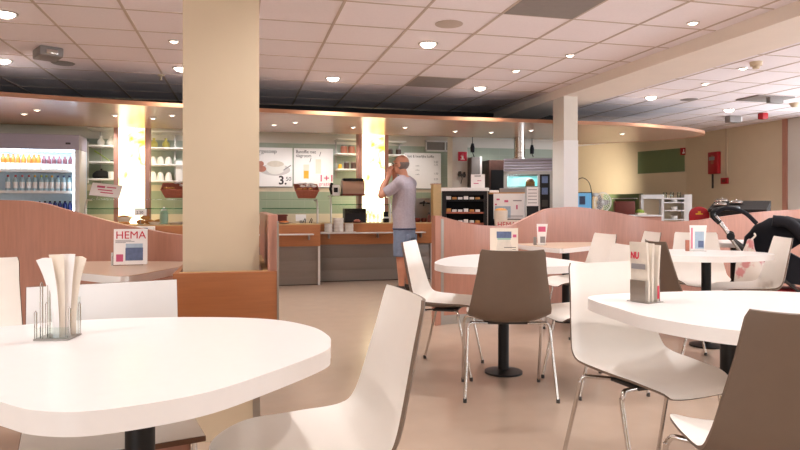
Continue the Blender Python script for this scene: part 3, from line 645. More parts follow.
tag(MB().lathe([(0,0),(.07,0),(.11,.03),(.105,.03),(.06,.008),(0,.008)]).build('small_dish', 'porcelain', loc=on(176, 8.98)), 'white dish beside the cream pillar, right of the mint canister', 'dish')
t = thing('paper_packet', 'white packet with blue print on the rail behind the magazine', 'packet', (XY(143, 8.74), 8.775, .7255))
MB().box(-.14,.14,-.05,.05,0,.12,.004).build('packet', 'white_paper', t, smooth=False); MB().box(-.05,.06,-.0525,-.05,.03,.10).build('blue_print', 'blue_print', t, smooth=False)
tag(MB().box(-.12,.12,-.06,.05,0,.02,.006,Matrix.Rotation(.1,4,'Y')).build('folded_paper', 'white_paper', loc=(XY(163.5, 8.74), 8.77, .738)), 'loose folded white paper on the rail, right of the packet', 'paper')
for i, px in enumerate((108, 122)):
    tag(MB().ell((0,0,.022),(.08,.045,.022)).build('flat_bread', 'bread', loc=(XY(px, 8.8), 8.93, CZ)), ('flat brown bread at the counter edge below the menu board', 'flat brown bread at the counter edge below the white bowl')[i], 'bread')
# ================= HATCH, INFO POST, HANGING LAMPS =================
x0, x1 = XY(425.5, 10.25), XY(453, 10.25); z0, z1 = ZY(439, 151.5, 10.25), ZY(439, 140.5, 10.25)
t = thing('wall_hatch', 'white framed hatch with two dark panes above the coffee poster', 'hatch', ((x0+x1)/2, 10.29, z0)); a = (x1-x0)/2; h = z1-z0
MB().box(-a,a,-.04,0,0,.025).box(-a,a,-.04,0,h-.025,h).box(-a,-a+.025,-.04,0,0,h).box(a-.025,a,-.04,0,0,h).box(a*.42,a*.5,-.04,0,0,h).build('frame', 'white_plastic', t, smooth=False)
MB().box(-a,a*.45,-.015,0,.02,h-.02).build('pane', 'grey_plastic', t, smooth=False); MB().box(a*.45,a,-.015,0,.02,h-.02).build('pane', 'grey_plastic', t, smooth=False)
iy = 9.72; x0, x1 = XY(452.5, iy), XY(467.5, iy)
ip = MB().box(x0, x1, iy, iy + .26, 0, CEIL).build('pillar', 'white_wall', smooth=False); struct(ip)
t = thing('information_sign', 'small red square sign with a white letter i on the white post', 'sign', (XY(462.3, iy), iy - .001, ZY(462, 161, iy)))
MB().box(-.075,.075,-.012,0,0,.148,.002).build('plate', 'red_print', t, smooth=False)
MB().box(-.016,.016,-.015,-.011,.03,.085).box(-.034,.034,-.015,-.011,.022,.036).box(-.03,.016,-.015,-.011,.075,.088).lathe([(0,-.003),(.019,-.003),(.019,0),(0,0)],(0,-.0135,.112),n=16).build('letter', 'white_paper', t, smooth=False)
t = thing('wall_clamp', 'dark clamp fitting with a hanging flex on the white post, below the red sign', 'fitting', (XY(461, iy), iy - .001, ZY(461, 180, iy)))
MB().box(-.06,.07,-.05,0,.06,.10,.01).box(-.05,-.01,-.06,0,.09,.14,.01).box(.03,.06,-.06,0,.04,.13,.01).build('clamp', 'dark_grey', t); MB().tube([(0,-.02,.08),(.01,-.03,.02),(-.01,-.02,-.06)], .006, 8).build('flex', 'dark_grey', t)
for i, (px, y0, y1) in enumerate(((472.5, 139, 157), (532, 137, 156))):
    Y = 9.3; z0, z1 = ZY(px, y1, Y), 2.19
    t = thing('hanging_spotlight', ('dark hanging spotlight beside the red information sign', 'dark hanging spotlight above the lit display case')[i], 'spotlight', (XY(px, Y), Y, 2.19), 0, 'dark hanging spotlights')
    MB().cyl((0,0,-.10),(0,0,0),.007,n=8).build('cable', 'black', t); MB().lathe([(0,-.24),(.03,-.24),(.034,-.16),(.02,-.10),(0,-.10)],n=16).build('lamp_head', 'navy_fabric', t); MB().tube([(0,0,-.24),(.02,0,-.29),(.03,0,z0-2.19)], .006, 8).build('flex', 'black', t)

# ================= RACK, POSTERS, DISPLAY CASE =================
def span(px0, px1, Y): return XY(px0, Y), XY(px1, Y)
Y = 7.35; dr_ = dY(465, Y); zt = ZD(191, dr_); c = XY(465, Y); a = (488-442)/F*dr_/2; RR = -TH - math.atan((465-400)/F)
t = thing('black_display_rack', 'black shelved rack of packed bakery goods behind the partition', 'rack', (c, Y, 0), RR)
MB().box(-a,a,.28,.3,0,zt).build('back_panel', 'black_matte', t, smooth=False)
for s in (-1,1): MB().box(min(s*a,s*(a-.05)), max(s*a,s*(a-.05)), 0,.28,0,zt).build('side_panel', 'black_matte', t, smooth=False)
MB().box(a-.012,a-.004,-.006,.0,.0,zt).build('metal_strip', 'steel', t, smooth=False)
MB().box(-a-.01,a+.01,-.02,.3,zt,zt+.04,.004).build('top_board', 'white_plastic', t, smooth=False); MB().box(-a+.05,a-.05,.0,.03,zt-.05,zt).build('fascia', 'black_matte', t, smooth=False)
for py in (199.5, 212, 223):
    z = ZD(py, dr_)
    sh = MB().box(-a+.05,a-.05,.0,.28,z-.02,z,.002).build('shelf', 'wicker' if py > 205 else 'black', t, smooth=False)
    for k in range(6):
        xx = -a + .08 + k * .072
        tag(MB().box(-.028,.028,-.10,.08,0,.03 + .012*(k % 3 == 0),.004).build('pastry_pack', 'white_paper' if (k + int(py)) % 4 else 'bread', loc=Vector((c, Y, z + .0003)) + Matrix.Rotation(RR, 3, 'Z') @ Vector((xx, .12, 0)), rz=RR), f'small packed pastry on the {("top","middle","lowest")[(199.5,212,223).index(py)]} shelf of the black rack, {ORD[k]} from the left', 'packet', 'packed pastries in the black rack')
t = thing('leaflet_sign', 'white sign with pink print standing on top of the black rack', 'sign', Vector((c, Y, zt + .0402)) + Matrix.Rotation(RR, 3, 'Z') @ Vector((.16, .1, 0)), RR); h = ZD(174, dr_) - zt - .04; a2 = (XY(485, Y)-XY(472, Y))/2
MB().box(-a2,a2,-.004,.004,.0,h,.001).build('board', 'white_paper', t, smooth=False); MB().box(-a2*.6,a2*.1,-.006,-.004,h*.3,h*.36).build('pink_print', 'pink_print', t, smooth=False); MB().box(-a2*.1,a2*.5,-.006,-.004,h*.5,h*.55).build('pink_print', 'pink_print', t, smooth=False); MB().box(-a2*.5,a2*.4,-.006,-.004,h*.85,h*.9).build('dark_print', 'dark_print', t, smooth=False)
MB().box(-a2,a2,-.03,.03,0,.006).build('foot', 'white_plastic', t, smooth=False)
Y = 7.3; dr_ = dY(507, Y); c = XY(507, Y); a = (526-489)/F*dr_/2; RR = -TH - math.atan((507-400)/F); RM = Matrix.Rotation(RR, 3, 'Z')
t = thing('dark_cabinet', 'dark cabinet with a low grey tray on top, behind the leaning poster', 'cabinet', Vector((c, Y, 0)) + RM @ Vector((0, .06, 0)), RR); zc = ZD(194, dr_)
MB().box(-a,a,0,.4,0,zc,.003).build('body', 'black_matte', t, smooth=False); MB().box(-a,a,-.0,.4,zc,zc+.02).build('top_board', 'bread', t, smooth=False)
MB().box(-a*.4,a,.02,.38,zc+.02,zc+.075,.004).build('tray', 'grey_plastic', t, smooth=False); MB().box(-a*.95,-a*.45,.02,.3,zc+.02,zc+.05,.004).build('packet', 'white_paper', t, smooth=False)
h = 25.5/F*dr_
t = thing('promotion_poster', 'pale blue and white promotion poster leaning on the dark cabinet', 'poster', Vector((c, Y, ZD(219, dr_))) + RM @ Vector((.025, .03, 0)), RR); a = 31/F*dr_/2
MB().box(-a,a,-.012,0,0,h,.002).build('board', 'white_paper', t, smooth=False); MB().box(-a*.9,a*.1,-.014,-.012,h*.05,h*.5).build('picture', 'pale_blue_print', t, smooth=False)
for q in ((-a*.8,-a*.6,h*.74,h*.8),(-a*.3,-a*.05,h*.66,h*.74),(a*.45,a*.55,h*.38,h*.55),(-a*.9,-a*.78,h*.54,h*.6)): MB().box(q[0],q[1],-.014,-.012,q[2],q[3]).build('pink_print', 'pink_print', t, smooth=False)
MB().box(a*.25,a*.8,-.014,-.012,h*.7,h*.74).box(a*.0,a*.9,-.014,-.012,h*.1,h*.13).build('dark_print', 'grey_print', t, smooth=False)
MB().box(-a,a,-.03,.015,-.02,0).cyl((0,.0,-ZD(219,dr_)),(0,0,-.02),.02,n=10).build('stand', 'dark_grey', t, smooth=False)
t = thing('display_loaf', 'round beige basket of bread at the foot of the promotion poster', 'basket', Vector((c, Y, .72)) + RM @ Vector((-.075, -.10, 0))); 
MB().lathe([(0,0),(.06,0),(.08,.20),(.085,.335),(.075,.335),(0,.30)]).build('basket', 'card_cream', t); MB().ell((0,0,.335),(.075,.07,.03)).build('bread', 'bread', t); MB().cyl((0,0,-.72),(0,0,0),.05,n=12).build('stand', 'dark_grey', t)
p0, p1 = span(497, 519, 7.0); z0 = ZY(508, 229, 7.0); z1 = ZY(508, 220, 7.0)
t = thing('shop_sign', 'low cream sign with red shop name just above the partition', 'sign', ((p0+p1)/2, 7.0, z0), RR); a = (p1-p0)/2
MB().box(-a,a,0,.02,0,z1-z0,.002).build('board', 'card_cream', t, smooth=False); text('lettering', 'HEMA', .085, 'red_print', t, (-a*.9,-.002,.026), width=a*1.5)
for s in (-.08,.08): MB().cyl((s,.01,-z0),(s,.01,0),.01,n=8).build('leg', 'steel', t)
d5 = dY(532.5, 7.1); zt = ZD(187, d5); zb = ZD(206, d5)
t = thing('price_list_stand', 'narrow white price list over a black panel, right of the promotion poster', 'sign', (XY(532.5, 7.1), 7.1, 0), -TH - .2); a = 11.5/F*d5/2
MB().box(-a,a,0,.03,zb,zt,.002).build('price_list', 'white_paper', t, smooth=False); MB().box(-a,a,0,.03,.3,zb).build('lower_panel', 'black', t, smooth=False)
k = MB()
for f in (.15,.32,.5,.66,.84): k.box(-a*.75,a*.75,-.002,0,zb+(zt-zb)*f,zb+(zt-zb)*f+.008)
k.build('printed_lines', 'grey_print', t, smooth=False); MB().box(-.15,.15,-.1,.12,0,.02).box(-.03,.03,.005,.025,.02,.3).build('foot', 'black', t, smooth=False)
for s in (-1,1): MB().box(s*(a+.01)-.01,s*(a+.01)+.01,-.005,.035,.3,zt).build('side_rail', 'steel', t, smooth=False)
# cooled display case
Y = 8.6; dc = dY(528, Y); c = XY(528, Y); a = (552-504)/F*dc/2; zt = ZD(158, dc); zh = ZD(171, dc); RC = -TH - math.atan(128/F); RCM = Matrix.Rotation(RC, 3, 'Z')
t = thing('display_case', 'steel display case with a sloping hood and cold blue lit window', 'display case', (c, Y, 0), RC)
MB().rings([[Vector((x, y, z)) for x, y, z in ((s*a, -.02, zh), (s*a, .10, zt), (s*a, .62, zt), (s*a, .62, zh))] for s in (-1, 1)]).build('hood', 'lilac_metal', t, smooth=False)
k = MB()
for i in range(4): z = zh + (zt-zh)*(.1+.22*i); y = -.035 + .12*(z-zh)/(zt-zh); k.box(-a*.98, a*.98, y, y+.02, z, z+.014)
k.build('hood_slats', 'grey_plastic', t, smooth=False)
xd = (539.5-528)/F*dc
MB().box(-a,-a+.05,0,.6,0,zh).box(xd-.03,xd,0,.6,0,zh).box(a-.04,a,0,.6,0,zh).box(-a,a,.55,.6,0,zh).box(-a,a,0,.6,0,.9).box(-a,a,0,.05,zh-.05,zh).build('frame', 'steel', t, smooth=False)
MB().box(-a+.05,xd-.03,.50,.54,.9,zh-.05).build('lit_back', 'case_glow', t, smooth=False)
MB().box(-a+.05,xd-.03,.02,.026,.9,zh-.05).build('window', 'glass', t, smooth=False)
MB().box(xd,a-.04,.02,.06,.1,zh-.05).build('side_door', 'black', t, smooth=False)
for z in (1.15, 1.33, 1.5): MB().box(xd+.03,a-.07,.012,.02,z-.05,z+.05,.003).build('door_window', 'blue_print' if z > 1.3 else 'dark_grey', t, smooth=False)
bz = ZD(186, dc)
MB().box(-a+.05,xd-.03,.03,.5,bz-.02,bz).build('shelf', 'steel', t, smooth=False)
tt = thing('snack_basket', 'small basket of wrapped snacks inside the lit display case', 'basket', Vector((c, Y, bz+.0003)) + RCM @ Vector((.03, .15, 0)), RC)
MB().box(-.07,.07,-.06,.06,0,.07,.006).build('basket', 'bread', tt); MB().ell((0,0,.08),(.06,.05,.045),10,6).build('snacks', 'jar_pink', tt)
L = bpy.data.lights.new('case_lamp', 'AREA'); L.size = .4; L.energy = 4; L.color = (.6,.95,1); o = bpy.data.objects.new('case_lamp', L); C.objects.link(o); o.location = Vector((c, Y, zh-.07)) + RCM @ Vector((-.1, .28, 0))
Y2 = 9.5; zf = 2.19
t = thing('flue_pipe', 'shiny steel flue pipe rising above the display case', 'pipe', (XY(518.5, 9.15), 9.12, zt))
MB().lathe([(.10,0),(.10,.04),(.085,.05),(.085,.12),(.09,.125),(.085,.13),(.085,2.189-zt)]).build('pipe', 'chrome', t)
Y = 9.6; x0, x1 = span(489, 506, Y)
t = thing('oven_tower', 'dark brown oven tower left of the lit display case', 'oven', ((x0+x1)/2, Y, 0)); a = (x1-x0)/2; MB().box(-a,a,0,.6,0,ZY(497,160,Y),.01).build('body', 'jar_brown', t, smooth=False); MB().box(-a*.8,a*.8,-.012,0,1.3,1.7,.004).build('door', 'black', t, smooth=False)
x0, x1 = span(471.5, 480, Y)
t = thing('grey_locker', 'narrow grey locker beside a white upright, below the hanging spotlight', 'locker', ((x0+x1)/2, Y, 0)); a = (x1-x0)/2; h = ZY(475,157,Y)
MB().box(-a,a,0,.4,0,h,.006).build('body', 'grey_plastic', t, smooth=False); MB().box(a,a+.03,-.01,.02,0,h+.01).build('upright', 'white_plastic', t, smooth=False); MB().box(-a*.7,-a*.5,-.015,0,1.35,1.5).build('handle', 'steel', t, smooth=False)

# ================= RIGHT BACK CORNER =================
def onobl(px, off=0):       # point on the oblique wall plane, off metres in front of it
    r = (px-400)/F; o = Vector((OBL.x, OBL.y)) + Vector((-.957, -.289)) * off; d = Vector((-.289, .957))
    k = Vector((r*CT+ST, -r*ST+CT)); det = k.x*(-d.y) + d.x*k.y; s = (o.x*(-d.y) + d.x*o.y)/det
    return Vector((k.x*s, k.y*s, 0)), s
def pxz(py, d): return ZD(py, d)
p, d = onobl(683, .012)
t = thing('fire_sign', 'small red and white fire sign at the corner of the green wall panel', 'sign', (p.x, p.y, ZD(155, d)), ORZ + math.pi)
MB().box(-.06,.06,-.006,0,0,.15,.002).build('plate', 'red', t, smooth=False); MB().box(-.01,.045,-.008,-.006,.03,.06).box(.01,.03,-.008,-.006,.06,.12).build('symbol', 'white_paper', t, smooth=False)
# low cabinet run under the oblique wall
u0, d0 = (583-400)/F*11.0, 11.0
ca = thing('service_cabinet', 'low cabinet run behind the partition carrying the fan and monitor', 'cabinet', W(2.9, 11.0), -TH - .12)
MB().box(0,1.6,0,.6,0,.93,.004).build('body', 'beech', ca, smooth=False); MB().box(-.02,1.62,-.02,.62,.93,.955,.003).build('worktop', 'white_plastic', ca, smooth=False)
for k in range(3): MB().box(.05+.52*k,.53+.52*k,-.015,0,.1,.9,.003).build('door', 'beech', ca, smooth=False)
def cab(px, d): return PD(px, d, .9553)
t = thing('computer_monitor', 'small monitor with a bright blue screen right of the far pillar', 'monitor', cab(583, 11.25), -TH - .35)
MB().box(-.16,.16,-.02,.02,.09,.40,.006).build('housing', 'black', t, smooth=False); MB().box(-.145,.145,-.024,-.019,.11,.385).build('screen', 'screen_glow', t, smooth=False)
MB().box(-.08,.08,-.07,.07,0,.01,.003).box(-.02,.02,.0,.03,.01,.12).build('stand', 'black', t, smooth=False); MB().box(-.06,.04,-.026,-.023,.18,.33).build('screen_picture', 'blue_print', t, smooth=False)
for i, (px, dd) in enumerate(((580, 11.08), (587, 11.08))):
    t = tag(MB().box(-.05,.05,-.04,.04,0,.12,.004).build('paper_box', 'white_paper', loc=cab(px, dd)), ('small white paper box under the blue monitor', 'small white paper box beside the fan')[i], 'box')
t = thing('desk_lamp', 'lit arched desk lamp with a white head beside the monitor', 'lamp', cab(590.5, 11.42))
MB().lathe([(0,0),(.07,0),(.06,.015),(0,.015)]).build('base', 'dark_grey', t)
MB().tube(catmull([(.0,0,.015),(.03,0,.30),(-.02,0,.56),(-.14,0,.66),(-.25,0,.63),(-.28,0,.55)],6), .008, 8).build('arm', 'dark_grey', t)
MB().ell((.07,-.03,.36),(.075,.05,.035)).build('lamp_head', 'white_plastic', t); MB().tube([(.028,0,.32),(.05,-.02,.35)], .008, 8).build('joint', 'dark_grey', t)
L = bpy.data.lights.new('wall_glow_spot', 'SPOT'); L.energy = 85; L.spot_size = 2.2; L.spot_blend = 1; L.color = (1,.88,.7); L.shadow_soft_size = .03; o = bpy.data.objects.new('wall_glow_spot', L); C.objects.link(o); o.location = PD(590, 13.6, 1.6); o.rotation_euler = (math.pi/2, 0, -TH - .25)  # added spot well behind the desk lamp, aimed to make the wall glow
t = thing('desk_fan', 'round white desk fan beside the monitor', 'fan', cab(601, 11.15), -TH + .25)
MB().lathe([(0,0),(.09,0),(.08,.02),(.015,.03),(.015,.08),(0,.08)]).build('base', 'white_plastic', t)
k = MB()
for rr in (.05,.085,.12,.15,.17): k.tube([(rr*math.cos(a),-.05,.22+rr*math.sin(a)) for a in (2*math.pi*j/28 for j in range(28))], .0035 if rr < .16 else .008, 6, closed=True)
for j in range(20): a = 2*math.pi*j/20; k.tube([(0,-.065,.22),(.17*math.cos(a),-.05,.22+.17*math.sin(a))], .003, 5)
k.build('guard', 'white_plastic', t); MB().ell((0,.03,.22),(.05,.07,.05)).build('motor', 'white_plastic', t)
for j in range(3):
    a = 2*math.pi*j/3; MB().ell((0,0,0),(.075,.006,.05)).build('blade', 'grey_plastic', t).matrix_basis = Matrix.Translation((.075*math.cos(a),-.03,.22+.075*math.sin(a))) @ Matrix.Rotation(-a,4,'Y') @ Matrix.Rotation(.35,4,'X')
t = tag(MB().box(-.17,.17,-.12,.12,0,.24,.006).build('brown_box', 'mahogany', loc=cab(624, 11.3), rz=-TH-.2), 'brown box beside the white fan', 'box')
p, d = onobl(626, .6)
t = thing('green_board', 'dark green board standing behind the brown box', 'board', (p.x, p.y, 0), ORZ + math.pi)
MB().box(-.62,.42,0,.03,0,ZD(194,d),.003).build('board', 'green_panel', t, smooth=False); MB().box(-.3,.30,-.1,0,ZD(199,d),ZD(199,d)+.02).build('ledge', 'white_plastic', t, smooth=False)
t = thing('fruit_tray', 'small yellow green heap of goods right of the brown box', 'tray', cab(640, 11.4))
MB().box(-.09,.09,-.07,.07,0,.03,.004).build('tray', 'card_cream', t); MB().ell((0,0,.05),(.08,.06,.05)).build('goods', 'salad', t)
pl = PD(666, 11.6); wd = (690-643)/F*11.6; zt = ZD(194.5, 11.6)
su = thing('white_shelf_unit', 'white open shelf unit with cubbies against the beige wall', 'shelf unit', (pl.x, pl.y, 0), -TH - .25); a = wd/2
MB().box(-a,a,.30,.32,0,zt).build('back_panel', 'beige_wall', su, smooth=False)
for x in (-a, -a*.18, a*.72): MB().box(x,x+.045,0,.30,0,zt).build('upright', 'white_plastic', su, smooth=False)
MB().box(-a,-a*.1,-.005,.32,zt-.08,zt,.003).box(-a*.18,a*.76,-.005,.32,zt-.09,zt-.06,.003).box(-a,a*.76,0,.32,.5,.53).build('top_board', 'white_plastic', su, smooth=False)
MB().box(a*.76,a*1.02,.0,.32,0,zt+.0).build('side_panel', 'white_plastic', su, smooth=False)
for z in (ZD(202,11.6), ZD(210,11.6), ZD(219,11.6)): MB().box(-a*.18+.045,a*.72,.0,.30,z-.02,z).build('shelf', 'white_plastic', su, smooth=False)
bpy.context.view_layer.update(); ms = su.matrix_world
for k, (x, z, lb) in enumerate(((.0, zt-.06, 'first'), (.12, zt-.06, 'second'), (.24, zt-.06, 'third'))):
    tag(MB().lathe([(0,0),(.03,0),(.036,.10),(.032,.10),(.026,.006),(0,.006)],n=14).build('drinking_glass', 'glass', loc=ms @ Vector((x, .12, z+.001))), f'clear drinking glass, {lb} from the left on top of the white shelf unit', 'glass', 'glasses on the white shelf unit')
for k, (z, lb) in enumerate(((ZD(202,11.6)-.0, 'stack of white cups on the upper cubby shelf'), (ZD(210,11.6), 'stack of white cups on the second cubby shelf'), (ZD(219,11.6), 'stack of white cups on the lowest cubby shelf'))):
    tag(MB().lathe([(0,0),(.045,0),(.06,.03),(.05,.03),(.06,.06),(.05,.06),(0,.05)],n=16).build('cup_stack', 'porcelain', loc=ms @ Vector((.16, .10, z+.001))), lb, 'cups', 'cups in the white shelf unit')
t = thing('red_child_seat', 'rounded red seat back with yellow mark beside the white shelf unit', 'seat', PD(699, 9.6), -TH - .3)
MB().prism([(-.14,0),(.14,0),(.14,.10)] + [(.14*math.cos(a), .10+.12*math.sin(a)) for a in (math.pi*j/14 for j in range(1,14))] + [(-.14,.10)], -.03, .03, .01).build('back', 'red', t).matrix_basis = Matrix.Translation((0,0,.88)) @ Matrix.Rotation(math.pi/2,4,'X')
MB().box(-.05,.05,-.036,-.03,.98,1.0).box(-.02,.02,-.036,-.03,1.0,1.03).build('yellow_mark', 'yellow_print', t, smooth=False); MB().box(-.14,.14,-.03,.2,.82,.88,.01).build('seat', 'red', t)
for sx in (-.12,.12):
    for sy in (0,.17): MB().cyl((sx,sy,0),(sx*.9,sy,.83),.014,n=10).build('leg', 'steel', t)
# black speckled counter
pl = PD(737, 9.2); t = thing('black_counter', 'black counter with a sloping speckled top under the red wall box', 'counter', (pl.x, pl.y, 0), -TH - .62)
MB().box(-.36,.36,0,.55,0,1.02,.004).build('body', 'black', t, smooth=False)
MB().rings([[Vector((x,y,z)) for x, y, z in ((s,-.03,1.02),(s,-.03,1.06),(s,.57,1.19),(s,.57,1.02))] for s in (-.38,.38)]).build('sloping_top', 'speckle', t, smooth=False)
bpy.context.view_layer.update(); ms = t.matrix_world
for k, (x, y, lb) in enumerate(((-.24,.16,'steel food tray at the left front of the black counter'), (-.05,.30,'steel food tray in the middle of the black counter'), (-.26,.42,'steel food tray at the left back of the black counter'))):
    tr = thing('steel_tray', lb, 'tray', ms @ Vector((x, y, 1.0645 + (y+.03)*.2167 - .0)), t.rotation_euler.z, 'steel trays on the black counter'); tr.rotation_euler.x = 0
    MB().box(-.09,.09,-.055,.055,.012,.045,.006).build('tray', 'chrome', tr); MB().box(-.07,.07,-.04,.04,.045,.06,.006).build('lid', 'steel', tr); MB().ell((0,0,.068),(.015,.015,.012),8,6).build('knob', 'chrome', tr)
# on the right wall
def onright(px, py, off=0): y = YX9(px); r=(px-400)/F; d = 9.0/(r*CT+ST); return Vector((9.0-off, y, ZD(py, d)))
p = onright(716, 174); z1 = onright(716, 152).z
t = thing('red_wall_box', 'red wall box with a hanging dark strap, left of the white cable', 'wall box', p, -math.pi/2); h = z1-p.z; a = abs(YX9(711.5)-YX9(721.5))/2
MB().box(-a,a,-.08,0,0,h,.012).build('case', 'red', t); MB().box(-a*.3,a*.2,-.085,-.08,h*.45,h*.85).build('label_print', 'wicker', t, smooth=False); MB().box(-a*.7,a*.4,-.088,-.08,h*.62,h*.78).build('window', 'grey_print', t, smooth=False)
MB().box(-a*.45,-a*.2,-.05,-.03,-.28,0).build('strap', 'dark_grey', t, smooth=False)
p = onright(725.5, 184); t = thing('fire_call_point', 'small red call point at the lower end of the white wall cable', 'call point', p, -math.pi/2)
MB().box(-.09,.09,-.04,0,0,.12,.01).build('housing', 'red', t); MB().box(-.04,.04,-.044,-.04,.03,.09).build('window', 'mahogany', t, smooth=False)
p = onright(727, 176); t = tag(MB().box(-.022,.022,-.02,0,0,CEIL-.006-p.z).build('wall_cable', 'cream_paint', smooth=False, loc=p, rz=-math.pi/2), 'white vertical cable duct running up the beige wall above the call point', 'cable duct')
# ================= TABLES =================
def table(label, outline, ped, top='laminate', edge=None, z=.74, grp='pedestal tables', th=.045):
    px_ = [W(u, d) for u, d in outline]; c = W(*ped); t = thing('pedestal_table', label, 'table', c, 0, grp)
    poly = catmull([p - c for p in px_], 6, closed=True)
    if edge:
        MB().prism([(p.x, p.y) for p in poly], z - th, z - .003, .003).build('tabletop', edge, t)
        MB().prism([(p.x, p.y) for p in poly], z - .003, z, .001).build('top_surface', top, t)
    else: MB().prism([(p.x, p.y) for p in poly], z - th, z, .004).build('tabletop', top, t)
    MB().cyl((0, 0, .02), (0, 0, z - th - .008), .036, n=24).build('column', 'black', t)
    MB().box(-.14, .14, -.14, .14, z - th - .010, z - th - .0005, .002).build('mounting_plate', 'black', t, smooth=False)
    MB().lathe([(0, 0), (.125, 0), (.125, .012), (.05, .026), (0, .026)], n=32).build('base', 'black', t)
    return t
table('large white rounded table in the left foreground', [(-.188, 1.70), (-.193, 1.60), (-.29, 1.40), (-.393, 1.24), (-.544, 1.142), (-.652, 1.138), (-.755, 1.19), (-1.0, 1.34), (-1.22, 1.52), (-1.34, 1.68), (-1.33, 1.82), (-1.22, 1.93), (-.987, 2.06), (-.667, 2.10), (-.425, 2.06), (-.277, 1.94), (-.205, 1.80)], (-.66, 1.60))
table('white rounded table in the middle with a jar card and black column', [(.23, 4.16), (.25, 3.98), (.34, 3.86), (.6, 3.79), (.9, 3.83), (1.17, 3.98), (1.21, 4.1), (1.16, 4.3), (1.03, 4.62), (.9, 4.80), (.7, 4.86), (.5, 4.77), (.33, 4.52)], (.69, 4.2))
table('white rounded table before the dark pram, with a narrow blue card', [(2.91, 4.96), (2.87, 4.83), (2.7, 4.72), (2.4, 4.62), (2.1, 4.66), (1.95, 4.8), (1.93, 5.0), (2.02, 5.25), (2.24, 5.38), (2.5, 5.4), (2.78, 5.22), (2.88, 5.08)], (2.43, 5.0))
table('large white rounded table in the right foreground holding folded newspapers', [(.765, 2.56), (.757, 2.45), (.785, 2.3), (.83, 2.1), (.98, 1.89), (1.2, 1.80), (1.5, 1.85), (1.75, 2.05), (1.88, 2.35), (1.84, 2.58), (1.7, 2.71), (1.45, 2.76), (1.09, 2.705), (.87, 2.645)], (1.345, 2.57))
table('pale wooden topped table against the left wavy partition, holding a magazine', [(-2.13, 3.79), (-2.05, 3.70), (-1.56, 3.37), (-1.46, 3.345), (-1.42, 3.40), (-1.345, 3.85), (-1.32, 4.1), (-1.40, 4.2), (-2.0, 4.23), (-2.15, 4.1)], (-1.66, 3.92), 'light_wood_top', 'laminate')
table('pale topped table against the right wavy partition, holding a pink card', [(1.15, 6.08), (1.36, 5.58), (1.42, 5.53), (1.50, 5.58), (1.98, 6.1), (2.06, 6.3), (1.95, 6.46), (1.6, 6.42), (1.25, 6.26)], (1.6, 6.08), 'light_wood_top', 'laminate')
table('small white table behind the shopping bag, in front of the right partition', [(3.13, 6.5), (3.3, 6.27), (3.7, 6.32), (3.95, 6.6), (3.8, 6.92), (3.35, 6.88)], (3.5, 6.6))

# ================= CHAIRS =================
def make_chair(label):
    t = thing('dining_chair', label, 'chair', (0, 0, 0), 0, 'two-tone shell chairs')
    P = [Vector((y, z, 0)) for y, z in ((.245, .420), (.225, .438), (.15, .448), (.03, .441), (-.09, .438), (-.16, .447), (-.205, .479), (-.233, .535), (-.258, .64), (-.283, .76), (-.303, .862))]
    P = catmull(P, 5); n = len(P) - 1; NW = 14
    wk = [(0, .42), (.12, .44), (.3, .47), (.46, .48), (.58, .47), (.72, .430), (.86, .388), (1, .360)]
    def wid(s):
        for (a, x), (b, y) in zip(wk, wk[1:]):
            if s <= b: k = (s - a) / (b - a); return x + (y - x) * k
        return wk[-1][1]
    lk = [(0, .012), (.14, .028), (.33, .044), (.48, .05), (.62, .046), (.8, .04), (1, .032)]
    def lift_at(s):
        for (a, x), (b, y) in zip(lk, lk[1:]):
            if s <= b: k = (s - a) / (b - a); return x + (y - x) * k
        return lk[-1][1]
    L_ = [0]
    for a, b in zip(P, P[1:]): L_.append(L_[-1] + (b - a).length)
    top, bot = [], []
    for i, p in enumerate(P):
        s = L_[i] / L_[-1]; tg = (P[min(i+1, n)] - P[max(i-1, 0)]).normalized(); nm = Vector((tg.y, -tg.x))   # towards the sitter
        k = lift_at(s); w = wid(s); r1, r2 = [], []
        for j in range(NW + 1):
            q = 2 * j / NW - 1; lift = k * abs(q) ** 2.8
            c = Vector((p.x, p.y)) + Vector((nm.x, nm.y)) * lift
            wj = w; 
            if s < .17: wj = w - .20 * (1 - math.sqrt(max(0, 1 - (1 - s / .17) ** 2)))
            if s > .97: wj = w - .016 * ((s - .97) / .03) ** 2
            a = Vector((q * wj / 2, c.x, c.y)); h = Vector((0, nm.x, nm.y)) * .0045
            r1.append(a + h); r2.append(a - h)
        top.append(r1); bot.append(r2)
    m = MB(); bm = m.bm
    V1 = [[bm.verts.new(v) for v in r] for r in top]; V2 = [[bm.verts.new(v) for v in r] for r in bot]
    for i in range(n):
        for j in range(NW):
            bm.faces.new((V1[i][j], V1[i][j+1], V1[i+1][j+1], V1[i+1][j])).material_index = 0
            bm.faces.new((V2[i][j], V2[i+1][j], V2[i+1][j+1], V2[i][j+1])).material_index = 1
        for j in (0, NW): bm.faces.new((V1[i][j], V1[i+1][j], V2[i+1][j], V2[i][j])).material_index = 1
    for i in (0, n):
        for j in range(NW): bm.faces.new((V1[i][j], V2[i][j], V2[i][j+1], V1[i][j+1])).material_index = 1
    m.build('seat_shell', ['shell_white', 'shell_taupe'], t)
    for sx in (-1, 1):
        for fx, fy, ty in ((.238, .20, .11), (.262, -.225, -.12)):
            pts = catmull([(sx*.12, ty*.62, .4215), (sx*.19, ty*.85, .428), (sx*.222, ty*.98, .428), (sx*.236, ty*1.06, .405), (sx*.239, ty*1.1, .37), (sx*fx, fy, .006)], 5)
            lg = MB().tube(pts, .0085, 10).build('leg', 'chrome', t)
            MB().lathe([(0, 0), (.011, 0), (.011, .022), (0, .022)], (sx*fx, fy, 0), n=10).build('glide', 'dark_grey', lg)
    MB().box(-.13, .13, -.075, .085, .414, .429, .004).build('under_frame', 'dark_grey', t)
    return t
